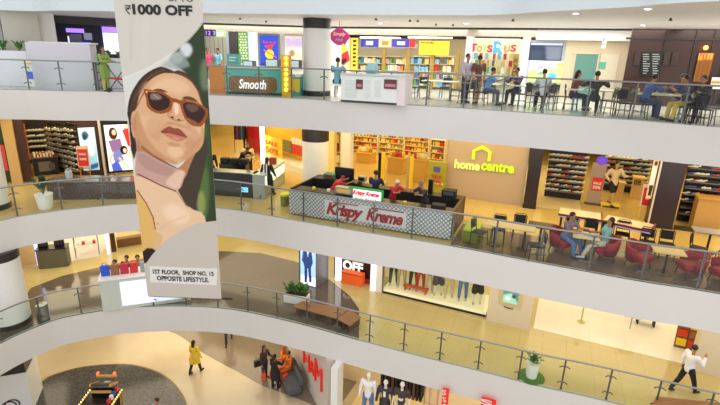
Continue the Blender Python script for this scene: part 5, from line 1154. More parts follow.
# ---------------- seating area on the right
redleather=mat('red_leather',(146,8,20),.6,var=.08)
tubp=None
def on2(px,py): return F(px,py,Z2)
for i,(px,py,yw,lab) in enumerate(((560,251.5,.9,'red tub armchair at the left, under the person in blue jeans'),(603,259,-1.4,'red tub armchair under the person in the teal and grey top'),(637,267,.8,'empty red tub armchair left of the bare table'),(688,276.5,-1.2,'empty red tub armchair right of the bare table'),(722,283,-.9,'red tub armchair cut by the right picture edge'))):
    p=on2(px,py)
    if tubp is None: tubp=tub_chair(lab,p,yw+ANG,'red tub armchairs behind the railing',redleather); KIDS[tubp.name]=kids(tubp)
    else: dup(tubp,p,yw+ANG,lab,'red tub armchairs behind the railing')
tt=[]
for i,(px,py,w,lab) in enumerate(((582,257.5,.75,'small wooden cafe table with papers between the two seated people'),(663,273.5,.8,'bare light wood cafe table between two red armchairs'))):
    p=on2(px,py); tt.append(p); cafe_table(lab,p,ANG,w,.65,beigew,legm=dkmetal)
p=on2(508,247); t3=cafe_table('long light wood table at the left end of the seating area',p,ANG,1.5,.6,beigew,legm=dkmetal)
p=on2(538,252); cafe_table('dark cafe table right of the long light wood table',p+N*.5,ANG,.8,.6,mat('dark_top',(56,48,50),.3),legm=dkmetal)
p=on2(713,262); cafe_table('grey topped table at the far right of the seating area',p+N*.8,ANG,1.0,.6,mat('grey_top',(150,146,150),.3),legm=dkmetal)
bp0=None
for i,(px,py,yw,lab) in enumerate(((478,245,1.3,'black chair facing the long wood table from its left'),(497,241.5,0,'black chair behind the long wood table, left one'),(518,240.5,.1,'black chair behind the long wood table, right one'),(534,259,-1.3,'black chair at the dark table near the railing'),(569,244,0,'black chair behind the left red armchair'),(588,246,0,'black chair behind the paper covered table'),(606,249,.2,'black chair behind the person in the teal top'),(620,247,-.1,'black chair between the teal top person and the empty red armchair, farthest back'),(645,256,0,'black chair behind the empty red armchair, left one'),(664,258,0,'black chair behind the bare table, right one'),(695,262,1.2,'black chair left of the grey topped table'),(722,268,-.5,'black chair at the right edge by the grey topped table'))):
    p=on2(px,py)
    if bp0 is None: bp0=bistro_chair(lab,p,yw+ANG,'black cafe chairs of the middle level',bmatte,name='cafe_chair'); KIDS[bp0.name]=kids(bp0)
    else: dup(bp0,p,yw+ANG,lab,'black cafe chairs of the middle level')
pers('seated person in grey top and blue jeans in the leftmost red armchair',0,loc=on2(561,251.5)+Vector((.05,-.02,0)),yaw=.9+ANG,top=(120,110,120),bottom=(84,110,160),legs=((82,70,8),(82,62,8)),seat=.46,arms=TABLEARMS,lean=10,sleeve='short')
pers('seated person in teal and grey top and cream trousers in the second red armchair',0,loc=on2(602,259)+Vector((-.05,0,0)),yaw=-1.4+ANG,top=(120,170,170),bottom=(214,200,176),legs=((82,55,6),(82,60,6)),seat=.46,arms=TABLEARMS,lean=-8,sleeve='short',shoes=(220,220,220),fem=True)
for i,(dx,dy) in enumerate(((-.18,.05),(.12,-.08),(.15,.14))): o=MB(); o.box((0,0,.004),(.21,.29,.008)); o=o.build('paper_sheet',mat('paper_%d'%i,((240,240,240),(150,180,220),(236,220,200))[i],.7),None,loc=tt[0]+U*dx+N*dy+Vector((0,0,.741)),rz=.3*i); tag(o,['white paper sheet on the small cafe table','blue magazine on the small cafe table','cream paper sheet on the small cafe table'][i],'paper')
# striped table tops in front of shoe store
mar=mat('maroon',(130,26,46),.35)
def longtable(a,b,lab,dep=.9):
    a=F(a[0],a[1],Z2);b=F(b[0],b[1],Z2); y=math.atan2(b.y-a.y,b.x-a.x); L=(b-a).length; t=thing('long_table',lab,'table',(a+b)/2,y)
    MB().box((0,0,.73),(L,dep,.05),bev=.015).build('tabletop',mat('top_cream',(214,190,150),.2),t); q=MB(); q.tube([(-L/2,-dep/2,.76),(L/2,-dep/2,.76),(L/2,dep/2,.76)],.035,8); q.build('maroon_rim',mar,t); q=MB(); q.tube([(-L/2,-dep/2-.03,.70),(L/2,-dep/2-.03,.70)],.02,6); q.build('white_rim',mat('rim_lilac',(206,200,240),.3),t)
    for s in (-1,1): MB().box((s*L*.42,0,.35),(.06,dep*.8,.7)).build('leg',dkmetal,t)
longtable((556,231),(598,238),'long maroon rimmed table in front of the shoe store, left one'); longtable((601,239),(648,250),'long maroon rimmed table in front of the shoe store, right one')
for i,x in enumerate((474,)): 
    t=thing('lime_block','lime green block at the left end of the seating area','bench',on2(470,243)+N*.4,ANG); MB().box((0,0,.2),(.5,.9,.4),bev=.03).build('base',mat('lime_dark',(110,120,20),.5),t); MB().box((0,0,.43),(.52,.92,.08),bev=.03).build('cushion',mat('lime_cushion',(170,190,30),.5),t)  # low lime block with a paler top slab
t=thing('lime_stool','lime yellow stool by the left corner of the doughnut kiosk','stool',on2(282,211)+Vector((0,.7,0))); MB().lathe([(.17,0),(.17,.4)],14).build('base',mat('lime_dark',(110,120,20)),t); MB().lathe([(.19,.4),(.2,.47),(.15,.5)],14).build('cushion',mat('lime_yellow',(216,220,30),.4),t)

# dark stone band of the seating area
sp0=[p for p in E2 if p.x>2.6 and p.x<16]
inlay('trim_62',[(p.x,p.y) for p in sp0]+[(p.x+N.x*2.3,p.y+N.y*2.3) for p in sp0[::-1]],Z2,stonemat('seating_stone',(112,92,76),(134,112,92),.14))
# ================================================================= LOWER GALLERY (z=-8.1)
ZC1=Z2-1.12
a0=F(380,292,Z1); a1=F(700,368,Z1); y1_=math.atan2(a1.y-a0.y,a1.x-a0.x); FR1=Face(y1_,a0.dot(Vector((-math.sin(y1_),math.cos(y1_),0))))
def fline(face,x0,y0,x1,y1,z): return face.pt(x0,y0)[0]
# granite field left, cream elsewhere
g1=[F(x,y,Z1) for x,y in ((31,288),(62,276),(100,267),(150,257),(216,251),(260,253),(297,262),(330,280),(350,296),(359,309))]
ed=[p for p in E1 if p.x<0.2]
poly=[(p.x,p.y) for p in g1]+[(p.x,p.y) for p in ed[::-1] if p.x>-12.2]
inlay('trim_70',poly,Z1,granite)
wallbox(FR1,376,262,382,296,gwhite,-.05,.3,Z1,ZC1); 
# back wall of the shops on the right, interior floor bright tile
band(FR1,382,800,Z1,ZC1,mat('store_bright',(250,240,214),.6),5.5,.2,300)
inlay('trim_71',[FR1.U*a+FR1.N*b for a,b in ((FR1.pt(533,330)[0],FR1.n),(FR1.pt(696,366)[0],FR1.n),(FR1.pt(696,366)[0]+1.5,FR1.n+5.4),(FR1.pt(533,330)[0],FR1.n+5.4))],Z1,stonemat('tile_white',(244,238,224),(250,246,234),.2,.6,(226,214,190)))
# fashion window
wd,w,h=FR1.thing('display_window','yellow lit fashion window with a row of clothed figures on a white plinth','window',382,266,487,318,0,zb=Z1)
fullband(FR1,382,487,Z1,Z1+.09,black,'base_line',wd,305,-.02,.1); fullband(FR1,382,487,Z1+.09,Z1+.2,mat('plinth_lit',(255,248,214),.5,emit=.15),'plinth',wd,305,0,1.5); fullband(FR1,382,487,Z1+.2,ZC1,mat('window_yellowback',(246,230,170),.5,emit=.15),'back_panel',wd,285,1.5,.1); fullband(FR1,382,487,Z1+.2,ZC1,clear,'glass',wd,285,.05,.02)
fullband(FR1,382,383.2,Z1,ZC1,steel,'frame_post',wd,285,-.05,.08)
figs=[(393,(60,90,60),(50,80,60)),(401,(226,216,180),(190,170,120)),(413,(190,40,36),(40,36,36)),(420,(40,34,34),(190,40,40)),(429,(60,90,70),(200,180,140)),(438,(90,84,90),(70,66,74)),(449,(226,200,150),(214,190,140)),(463,(150,170,200),(90,120,170)),(478,(40,38,44),(30,30,34))]
mskin=mat('mannequin_white',(232,226,214),.4)
for i,(px,tc_,bc_) in enumerate(figs):
    p=FR1.at(px,290,.6); p.z=Z1+.2
    names_=['in green, leftmost in the yellow fashion window','in cream, second from the left in the yellow fashion window','in red top and dark trousers in the yellow fashion window','in dark top and red trousers in the yellow fashion window','in green top and cream trousers in the yellow fashion window','in grey dress at the middle of the yellow fashion window','in sand clothes right of the grey dress','in pale top and blue jeans in the yellow fashion window','in black dress, rightmost in the yellow fashion window']
    person('mannequin '+names_[i],p,FR1.yaw+.2,name='mannequin',cat='mannequin',top=tc_,bottom=bc_,skin=mskin,hair=False,simple=True,h=1.75,legs=((4,2,5),(-4,0,5)),skirt=.9 if i in (5,8) else 0,shoes=(200,190,170))
t=thing('low_stool','low orange red stool on the plinth of the yellow fashion window','stool',FR1.at(415,300,.4)*1,FR1.yaw); t.location.z=Z1+.2; MB().box((0,0,.2),(1.1,.3,.06),bev=.02).build('seat',mat('orange_stool',(206,90,40),.5),t)
for s in (-1,1): MB().box((s*.45,0,.085),(.05,.28,.17)).build('leg',mat('orange_stool',(206,90,40)),t)
# window with OFF
wo,w,h=FR1.thing('display_window','black sale window reading OFF above an orange box','window',334,256,375,300,-.1,zb=Z1)
fullband(FR1,334,370,Z1,ZC1,mat('window_blackred',(40,22,24),.3),'back_panel',wo,275,.5,.1); fullband(FR1,370.5,375.5,Z1,ZC1,mat('edge_lit',(244,240,255),.4,emit=1.0),'light_edge',wo,275,-.05,.1)
FR1.words('OFF',mat('off_white',(244,240,236),.4,emit=.6),343,261.5,363,271.5,.38,wo,off=.012)
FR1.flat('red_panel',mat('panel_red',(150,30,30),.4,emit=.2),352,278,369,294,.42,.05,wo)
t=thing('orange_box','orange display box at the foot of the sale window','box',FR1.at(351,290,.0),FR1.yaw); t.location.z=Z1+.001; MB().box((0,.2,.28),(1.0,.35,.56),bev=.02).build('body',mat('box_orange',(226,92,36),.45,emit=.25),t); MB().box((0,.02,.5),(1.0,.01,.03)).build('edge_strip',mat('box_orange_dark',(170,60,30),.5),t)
# lightbox pillar
pA=F(298.5,283,Z1); pB=F(316.5,288,Z1); py_=math.atan2(pB.y-pA.y,pB.x-pA.x); FP=Face(py_,pA.dot(Vector((-math.sin(py_),math.cos(py_),0))))
lb,w,h=FP.thing('advert_pillar','grey free standing pillar with blue lightbox of a figure in a suit','pillar',299,250,316.5,286,0,zb=Z1)
hh=ZC1-Z1
MB().b2(-w/2,0,0,w/2,1.0,hh).build('body',mat('pillar_grey',(104,104,110),.35),lb)
sp_=lambda n,c,g,b=.4:(n,c,g,b)
FP.pic('picture',300.5,250,315.5,285,[('p',(150,190,240),[(300,250),(316,250),(316,278),(300,278)],2),('p',(220,230,244),[(300,276),(316,276),(316,286),(300,286)],1),('e',(200,160,140),(307.5,246,1.8,2.2),.3),('p',(44,60,110),[(304,249),(311.5,249),(313,262),(310.5,268),(304.5,268),(302.5,260)],.4),('p',(230,230,240),[(306.5,249),(309,249),(308,257)],.3),('p',(40,52,100),[(304.5,267),(307.6,267),(307,283),(304.6,283)],.3),('p',(40,52,100),[(308,267),(311,267),(311.6,281),(309.2,282)],.3),('l',(60,70,120),([(304,252),(302.6,262)],1.6),.3)],(190,214,246),vcmat('lightbox_blue',.4,1.1),36,80,-.012,lb)
MB().b2(w/2+.3,1.1,0,w/2+.5,1.3,hh).build('light_tube',mat('tube_white',(240,242,255),.4,emit=2.5),lb)
# beige pillar with screen
bp_=tag(FR1.flat('beige_pier',mat('pier_beige',(214,200,176),.55,var=.02),488,280,533,330,-.25,.5,zb=Z1,zt=ZC1),'wide beige pier between fashion window and bright open store','pier')
fs_,w,h=FR1.thing('framed_screen','small gold framed screen on the beige pier','screen',499.5,289,521.5,306,-.3)
FR1.flat('frame',mat('frame_gold',(206,190,130),.4),499.5,289,521.5,306,-.3,.04,fs_); FR1.pic('picture',502.5,291.5,518.5,303.5,[('p',(150,200,190),[(503,296),(511,293),(518,301),(518,304),(503,304)],.8),('e',(230,230,220),(508,299,2.5,2),.5),('e',(60,70,60),(514,296,2,2),.5)],(90,130,130),vcmat('screen_soft',.4,.5),26,20,-.315,fs_)
o=FR1.words('People',mat('text_brown',(60,44,36),.5),504,307,513,309,-.27,None); tag(o,'tiny dark lettering below the framed screen on the beige pier','lettering')
# beige pillar at the right
tag(FR1.flat('beige_pier',mat('pier_beige',(0,0,0)),697,330,730,372,-.3,.5,zb=Z1,zt=ZC1),'beige pier at the lower right edge behind the walking man','pier')
# goods by the right pier
t=thing('product_rack','slanted rack of yellow and red packs behind the walking man','rack',F(686,352,Z1)+N*.1,FR1.yaw); MB().box((0,.2,.9),(.7,.06,1.8),rx=-.1).build('back_board',mat('rack_brown',(120,80,50),.5),t)
for i in range(5):
    for j in range(2): MB().box((-.17+j*.34,.1+.03*i,.25+i*.34),(.3,.1,.28),bev=.01).build('pack',[mat('pack_yellow',(236,200,40),.5),mat('pack_red',(206,60,30),.5),mat('pack_brown',(150,100,60),.5)][(i+j)%3],t)
t=thing('poster_rack','small rack of framed red pictures in the bright open store','rack',F(630,330,Z1),FR1.yaw); MB().tube([(0,.1,0),(0,.1,.5)],.02,6).build('post',steel,t); 
for i in range(2):
    for j in range(2): MB().box((-.15+j*.3,.08,.62+i*.34),(.26,.03,.3)).build('picture',[mat('pic_red',(170,50,30),.5),mat('pic_cream',(230,214,180),.5)][i==0],t)
t=thing('low_stool','black low stool in the bright open store','stool',F(645,324,Z1),FR1.yaw); MB().box((0,0,.34),(.7,.35,.08),bev=.03).build('seat',bmatte,t)
for s in (-1,1): MB().box((s*.28,0,.15),(.05,.3,.3)).build('leg',bmatte,t)
t=thing('display_stand','thin beige display stand alone in the bright store','stand',F(581,322,Z1),FR1.yaw); MB().tube([(0,0,0),(0,0,.9)],.03,8).build('post',mat('stand_olive',(190,180,110),.5),t); MB().lathe([(.15,0),(.15,.02),(.03,.03)],12).build('base',mat('stand_olive',(190,180,110)),t); MB().box((0,0,.95),(.2,.1,.12)).build('head',mat('stand_olive',(190,180,110)),t)
# plants on the gallery
p=F(531,377,Z1); t=tag(MB().lathe([(.42,0),(.42,.02),(.40,.025)],24).build('green_mat',mat('turf_green',(66,110,40),.9,bump=.5,scale=60),None,loc=p+Vector((0,0,.001))),'round green turf mat under the white pot','mat')
leafy('bushy green plant in a tall white pot on the green mat',p+Vector((0,0,.027)),.35,.34,30,leafg,mat('pot_white',(236,234,226),.4),seed=5,potr=.22,poth=.52)
t=thing('planter_box','white planter trough with bushy green plant by the lower gallery bench','planter',F(297,302,Z1),-.25)
MB().box((0,0,.2),(1.0,.42,.4),bev=.02).build('trough',gwhite,t); MB().box((0,0,.405),(.92,.36,.02)).build('soil',mat('soil',(60,44,34),.9),t)
r=random.Random(4); f=MB()
for i in range(60):
    a=r.uniform(0,2*PI); x=r.uniform(-.42,.42); b0=Vector((x,r.uniform(-.12,.12),.41)); d=Vector((math.cos(a)*.28,math.sin(a)*.28,r.uniform(.2,.5))); mid=b0+d*.6+Vector((0,0,.08)); tip=b0+d; s=Vector((-math.sin(a),math.cos(a),0))*.06
    f.add([b0,mid+s,tip,mid-s],[(0,1,2,3)])
f.build('foliage',leafg,t)
# slatted bench platform
def deck(label,pts,hz,m,n=12):
    t=None
    for quad_ in pts:
      A,B,Cc,Dd=[F(x,y,Z1+hz) for x,y in quad_]
      if t is None: o=Vector(((A.x+Cc.x)/2,(A.y+Cc.y)/2,Z1)); t=thing('slatted_bench',label,'bench',o,0)
      for i in range(n):
        f0=(i+.08)/n; f1=(i+.92)/n; P=[A.lerp(Dd,f0),B.lerp(Cc,f0),B.lerp(Cc,f1),A.lerp(Dd,f1)]; q=MB(); q.prism([(p.x-o.x,p.y-o.y) for p in P] if ((P[1]-P[0]).cross(P[2]-P[1])).z>0 else [(p.x-o.x,p.y-o.y) for p in P[::-1]],hz-.05,hz); q.build('slat',m,t)
      for f_ in (.12,.5,.88):
        P=[A.lerp(B,f_-.03),A.lerp(B,f_+.03),Dd.lerp(Cc,f_+.03),Dd.lerp(Cc,f_-.03)]; q=MB(); pp=[(p.x-o.x,p.y-o.y) for p in P]
        if ((P[1]-P[0]).cross(P[2]-P[1])).z<0: pp=pp[::-1]
        q.prism(pp,0,hz-.05); q.build('support',mat('support_brown',(84,54,34),.5),t)
    return t
deckw=mat('deck_wood',(146,98,58),.4,var=.25,scale=6)
deck('curved wooden slatted bench behind the lower railing by the planter',[((292,306),(336,318),(350,309.5),(303,301)),((336.5,318.3),(350,325.5),(361,317),(350.5,309.8))],.34,deckw,7)
deck('wooden slatted bench at the bottom right corner',[((656,396),(735,404),(735,420),(650,408))],.42,deckw,8)
# walking man
pers('man in white shirt and black trousers striding with a phone at his ear',0,loc=F(683,391.5,Z1),yaw=1.75,top=(236,234,236),bottom=(26,24,30),legs=((24,4,2),(-20,14,2)),arms=((35,12,125),(-12,8,25)),h=1.70)
# left column, bin, store
cp=F(8,328,Z1); column(cp.x-.15,cp.y+.35,Z1,ZC1-Z1,.66,'white round column with black top band on the lower gallery left',.3)
p=F(44,320,Z1); t=thing('litter_bin','cylindrical steel litter bin beside the lower left column','bin',p); MB().lathe([(.2,0),(.2,.62),(.205,.64),(.2,.66),(.12,.66)],20).build('drum',steel,t,smooth=False); MB().lathe([(.205,.03),(.205,.06)],20).build('base_ring',black,t)
FL1=Face(math.radians(31),F(100,255,Z1).dot(Vector((-math.sin(math.radians(31)),math.cos(math.radians(31)),0))))
band(FL1,-60,38,Z1,ZC1,goldwall,.3,.3,260); band(FL1,36,170,Z1,ZC1,mat('store_yellowback',(240,216,160),.6),4.5,.2,250)
inlay('trim_72',[FL1.U*a+FL1.N*b for a,b in ((FL1.pt(42,262)[0],FL1.n-.2),(FL1.pt(100,262)[0],FL1.n-.2),(FL1.pt(100,262)[0]+1.5,FL1.n+4.4),(FL1.pt(42,262)[0],FL1.n+4.4))],Z1,stonemat('tile_grey_white',(214,214,216),(226,226,228),.12,.6,(186,184,184)))
for i,(x0,x1,lab) in enumerate(((35.5,38.5,'bluish white light strip at the left jamb of the lower left store'),(107.5,110.5,'bluish white light strip at the right jamb of the lower left store'))): tag(FL1.flat('light_strip',mat('strip_bluewhite',(200,205,255),.4,emit=2.2),x0,240,x1,268,-.05,.1,zb=Z1,zt=ZC1),lab,'light')
tag(FL1.flat('dark_jamb',brownwood,111,236,116,256,.1,.3,zb=Z1,zt=ZC1),'dark door jamb right of the bluish light strip','jamb')
b=F(50,269,Z1); t=thing('shop_counter','grey green counter with black machines in the lower left store','counter',b+Vector((0,.4,0)),math.radians(20)); MB().box((0,0,.45),(1.2,.6,.9),bev=.02).build('body',mat('counter_greengrey',(96,94,76),.5),t); MB().box((0,0,.92),(1.25,.65,.04)).build('top',black,t)
for i,x in enumerate((-.35,.3)): gadget('monitor',['black monitor at the left of the grey green counter','black monitor at the right of the grey green counter'][i],'monitor',b+Vector((0,.4,0))+Vector((math.cos(.35),math.sin(.35),0))*x+Vector((0,0,.941)),(.4,.12,.34),black,mat('monitor_dark',(0,0,0)),.35)
b=F(88,256,Z1); t=thing('glass_case','chrome framed glass display case with small red goods','display case',b,math.radians(31)); 
for s in (-1,1):
    for q_ in (0,1): MB().b2(s*.5-.02,q_*.6-.02,0,s*.5+.02,q_*.6+.02,1.1).build('post',steel,t)
MB().b2(-.5,0,.5,.5,.6,.53).build('shelf',gwhite,t); MB().b2(-.52,-.02,1.1,.52,.62,1.13).build('top',mat('case_top',(230,226,220),.2),t)
for i in range(4): MB().box((-.35+i*.23,.3,.6),(.14,.2,.13)).build('goods',mat('goods_red',(200,50,60),.5) if i%2 else gwhite,t)
o=tag(FL1.flat('ledge_shelf',mat('ledge_brown',(120,80,44),.5),117,238,142,247,.6,.4,zb=None),'brown wall ledge behind the row of handbags','shelf')
# ticket kiosk with handbags
ka1=F(101,315,Z1); kb1=F(166,306,Z1); ky1=math.atan2(kb1.y-ka1.y,kb1.x-ka1.x); wk1=(kb1-ka1).length+.9; km=(ka1+kb1)/2+Vector((.4,.35,0)); hk1=Hgt(130,310,Z1,279)
t=thing('bag_kiosk','pale kiosk counter with glowing white panel, a row of handbags on top','kiosk',km,ky1)
MB().box((0,.45,hk1/2),(wk1,.9,hk1),bev=.02).build('body',mat('kiosk_palegreen',(196,204,190),.4),t); MB().box((.25,-.02,hk1*.52),(wk1*.72,.03,hk1*.78)).build('lit_panel',mat('panel_lit',(226,226,250),.4,emit=.55),t); MB().box((0,.45,hk1+.02),(wk1+.06,.96,.04)).build('top',gwhite,t)
KU=Vector((math.cos(ky1),math.sin(ky1),0)); KN=Vector((-math.sin(ky1),math.cos(ky1),0))
bagp=None
for i,(c,wd_,lab) in enumerate((((30,80,200),.30,'blue'),((150,96,60),.30,'tan brown'),((190,30,60),.30,'crimson'),((206,40,50),.28,'red'),((150,156,160),.22,'grey'),((60,60,70),.3,'charcoal'),((236,232,230),.32,'white'),((200,40,50),.2,'small scarlet'))):
    x=-wk1/2+.2+i*.335; tb_=thing('handbag',lab+' upright handbag in the row on the bag kiosk counter','bag',km+KU*x+KN*.4+Vector((0,0,hk1+.041)),ky1); hb=.42 if i!=7 else .25
    MB().box((0,0,hb/2),(wd_,.14,hb),taper=.92,bev=.02).build('body',mat('bagc_%d'%i,c,.5),tb_); MB().tube([(-wd_*.25,0,hb-.01),(-wd_*.2,0,hb+.1),(wd_*.2,0,hb+.1),(wd_*.25,0,hb-.01)],.012,6).build('handle',mat('bagc_%d'%i,c),tb_)
tops=[(60,40,40),(120,60,50),(150,120,70),(80,90,60),(40,38,44)]
for i in range(5):
    pers(['shopper in dark top behind the blue handbag','shopper in rust top behind the crimson handbag','shopper in mustard top behind the grey handbag','shopper in olive top behind the charcoal handbag','shopper with black hair behind the white handbag'][i],0,loc=km+KU*(-wk1/2+.45+i*.42)+KN*(1.15+.2*(i%2))+Vector((0,0,0)),yaw=ky1+.3*(i-2),top=tops[i],bottom=(40,40,50),legs=STAND,h=1.62+.05*(i%3),simple=True)
# ================================================================= GROUND (z=-12.2)
ZC0=Z1-1.12
inlay('trim_80',[(p.x,p.y) for p in catmull([F(x,y,Z0) for x,y in ((160,328),(180,336),(200,351),(221,363),(240,373),(261,385),(285,394),(312,405),(330,420))],4)]+[(2,22),(-2,30),(-12,30)],Z0,taupe)
ov=[]; c0=F(112,412,Z0)
po=[F(x,y,Z0) for x,y in ((40,384),(52,376),(80,368),(110,365),(135,366),(160,374),(178,390),(186,410),(178,436),(150,462),(105,470),(55,462),(25,440),(18,410))]
po=catmull(po+[po[0]],6)[:-1]; inlay('trim_81',[(p.x,p.y) for p in po],Z0,granite_d)
def ring(pts,w_,z,m,name):
    n=len(pts); q=MB(); c=sum(pts,Vector())/n; vs=[];fs=[]
    for p in pts: d=(p-c).normalized(); vs+=[(p.x,p.y,z),(p.x+d.x*w_,p.y+d.y*w_,z)]
    for i in range(n): j=(i+1)%n; fs.append((2*i,2*i+1,2*j+1,2*j))
    q.add(vs,fs); return st(q.build(name,m))
ring(po,.07,Z0+.009,mat('brass_line',(120,96,60),.4),'trim_82')
# square pillar with looped emblem
t=thing('square_column','white square column with black top band and black looped emblem','column',(-13.6,15.9,Z0),math.radians(20)); hc=ZC0-Z0
def zat(px,py,x,y): r=ray(px,py); return EYE.z+r.z*math.hypot(x,y)/math.hypot(r.x,r.y)-Z0
zb_=zat(25,370,-13.4,15.2); ze_=zat(25,399,-13.4,15.2)
MB().box((0,0,zb_/2),(1.35,1.35,zb_)).build('shaft',mat('column_white',(0,0,0)),t); MB().box((0,0,(hc+zb_)/2),(1.3,1.3,hc-zb_)).build('top_band',mat('column_black',(0,0,0)),t)
for s in (0,1):
    q=MB(); q.tube([(-.1+s*.12+.24*math.cos(a)*1.0,-.69,ze_-.1+s*.06+.2*math.sin(a)) for a in [PI*k/14 for k in range(-2,17)]],.025,6); q.build('emblem_loop',black,t)
# marquee cart
b=F(106,427,Z0); t=thing('display_cart','gold framed cart with black roof and small marquee bulbs on the dark oval','cart',b,.05)
gold=mat('gold_frame',(206,160,80),.4); ch=2.0
for sx in (-1,1):
    for sy in (-1,1): MB().box((sx*.62,sy*.5,.8),(.08,.08,1.6)).build('post',gold,t)
for z_ in (.35,1.55):
    for s in (-1,1): MB().box((0,s*.52,z_),(1.34,.08,.12)).build('rail',gold,t); MB().box((s*.64,0,z_),(.08,1.12,.12)).build('rail',gold,t)
MB().box((0,0,.9),(1.1,.9,1.0),bev=.02).build('cabinet',bmatte,t); MB().box((0,0,1.58),(1.25,1.02,.06)).build('roof',black,t)
MB().box((0,.35,2.0),(.78,.62,.06),rx=-.5).build('sloped_top',black,t)
for s in (-1,1): MB().box((s*.42,.35,2.0),(.06,.72,.1),rx=-.5).build('top_frame',gold,t); MB().ball((s*.36,.66,2.32),.07,10,6).build('lamp',mat('lamp_redorange',(250,90,40),.4,emit=2),t)
for zz_,yy_ in ((1.83,.05),(2.17,.67)): MB().box((0,yy_,zz_),(.88,.06,.1)).build('top_frame',gold,t)
MB().box((.12,.42,2.06),(.2,.2,.02),rx=-.5).build('paper',gwhite,t)
MB().b2(-.5,.2,1.6,.5,.3,1.85).build('riser',bmatte,t)
for i in range(9): MB().ball((-.6+i*.15,-.57,1.58),.025,6,5).build('bulb',mat('bulb_yellow',(255,230,130),.4,emit=4),t)
for s in (-1,1):
    for i in range(7): MB().ball((s*.69,-.48+i*.15,1.62),.025,6,5).build('bulb',mat('bulb_yellow',(0,0,0)),t)
for i,c in enumerate(((200,40,40),(230,230,230),(40,80,180),(220,60,50))): MB().box((.52,-.4+i*.24,1.72),(.14,.14,.22),bev=.02).build('small_goods',mat('goods_%d'%i,c,.5),t)
t.scale=(.86,.86,.86)
# people on the ground floor
def bag(label,loc,c,w_=.3,h_=.34,yaw=0):
    t=thing('shopping_bag',label,'bag',loc,yaw); MB().box((0,0,h_/2),(w_,.14,h_),bev=.01).build('body',mat('sbag_%d_%d_%d'%c,c,.5),t)
    for s in (-1,1): MB().tube([(-w_*.2,s*.05,h_),(-w_*.15,s*.05,h_+.14),(w_*.15,s*.05,h_+.14),(w_*.2,s*.05,h_)],.006,5).build('handle',mat('sbag_%d_%d_%d'%c,c),t)
    return t
def held(J,i,k=.5): return J['w',i]+J['fd',i]*.08
def pers2(label,loc,**k):
    t,J=person(label,loc,k.pop('yaw',0),**k); M=Matrix.Translation(t.location)@Matrix.Rotation(t.rotation_euler.z,4,'Z'); return t,J,M
t,J,M_=pers2('woman in yellow tunic walking with an orange bag on the ground floor',F(196,372.5,Z0),yaw=PI-.4,top=(226,190,50),bottom=(30,28,34),legs=((16,3,3),(-14,10,3)),coat=.75,h=1.66,hairlen=.16,fem=True,arms=((8,12,12),(4,16,15)))
w_=M_@held(J,1); bag('orange shopping bag in the hand of the woman in yellow',Vector((w_.x,w_.y,w_.z-.5)),(226,80,30),.26,.34,.5)
w_=M_@held(J,0)
pers('person whose lower legs show beneath the gallery edge',0,loc=F(229,342.5,Z0),yaw=.2,top=(60,60,90),bottom=(34,40,66),legs=WALK,h=1.72,simple=True)
t,J,M_=pers2('woman in dark patterned top and jeans standing with a shoulder bag',F(265,378,Z0),yaw=1.0,top=(66,52,44),bottom=(44,54,90),legs=STAND,h=1.64,fem=True,hairlen=.2,arms=((5,12,8),(25,12,70)))
s_=M_@J['s',0]; bag('black shoulder bag of the woman in dark patterned top',Vector((s_.x-.18,s_.y-.02,s_.z-.62)),(34,30,34),.3,.3,.6)
w_=M_@held(J,0); bag('small orange bag between the two standing women',Vector((w_.x+.1,w_.y-.25,w_.z-.5)),(214,80,50),.2,.3,.2)
t,J,M_=pers2('woman in long black coat looking at a phone, back to the railing',F(275.5,387.5,Z0),yaw=PI-.5,top=(30,28,32),bottom=(30,28,32),legs=STAND,coat=1.0,h=1.64,fem=True,hairlen=.1,arms=((40,14,60),(8,12,10)))
w_=M_@held(J,1); bag('orange and white shopping bag hanging beside the woman in black coat',Vector((w_.x,w_.y,w_.z-.5)),(232,90,40),.3,.38,.8); bag('red orange shopping bag standing on the floor right of the woman in black coat',F(285,386,Z0)+Vector((0,.1,0)),(226,70,40),.3,.5,1.0)
pers('small dark haired person at the bottom edge by the dark oval',0,loc=F(161,436,Z0),yaw=-.3,top=(150,146,150),bottom=(40,40,60),legs=STAND,h=1.66,simple=True)
# grey lounge seat and child in orange
t=thing('lounge_seat','dark grey padded lounge seat beside the red lettered wall','seat',F(294,385,Z0)+Vector((-.15,0,0)),-1.15); MB().box((0,0,.22),(1.6,.7,.44),bev=.1).build('base',mat('lounge_grey',(86,88,92),.8),t); MB().box((0,.3,.6),(1.6,.2,.5),rx=-.12,bev=.08).build('backrest',mat('lounge_grey',(0,0,0)),t); MB().box((0,-.355,.3),(.5,.01,.04)).build('red_trim',mat('trim_red',(190,40,40),.5),t)
q=F(291,379,Z0)+Vector((-.1,.15,0)); pers('seated person in bright orange clothes on the grey lounge seat',0,loc=q,yaw=-1.0,top=(236,120,30),bottom=(226,110,34),legs=SIT,seat=.46,h=1.6,arms=((60,12,40),(10,12,60)),hair=True)
t=thing('toy_giraffe','tall orange toy animal standing behind the lounge seat','toy',F(292,369,Z0)+Vector((-.35,.1,0)),.3); MB().tube([(0,0,.7),(0,-.05,1.3),(0,-.08,1.6)],[.12,.07,.06],10).build('neck',mat('toy_orange',(240,130,30),.6),t,smooth=True); MB().ball((0,-.16,1.66),.11,10,8,(.8,1.5,.9)).build('head',mat('toy_orange',(0,0,0)),t,smooth=True); MB().ball((0,.1,.65),.2,12,8,(.8,1.4,.9)).build('body',mat('toy_orange',(0,0,0)),t,smooth=True)
for sx in (-1,1):
    for sy in (-.12,.3): MB().tube([(sx*.09,sy,.6),(sx*.1,sy,0)],[.05,.035],8).build('leg',mat('toy_orange',(0,0,0)),t)
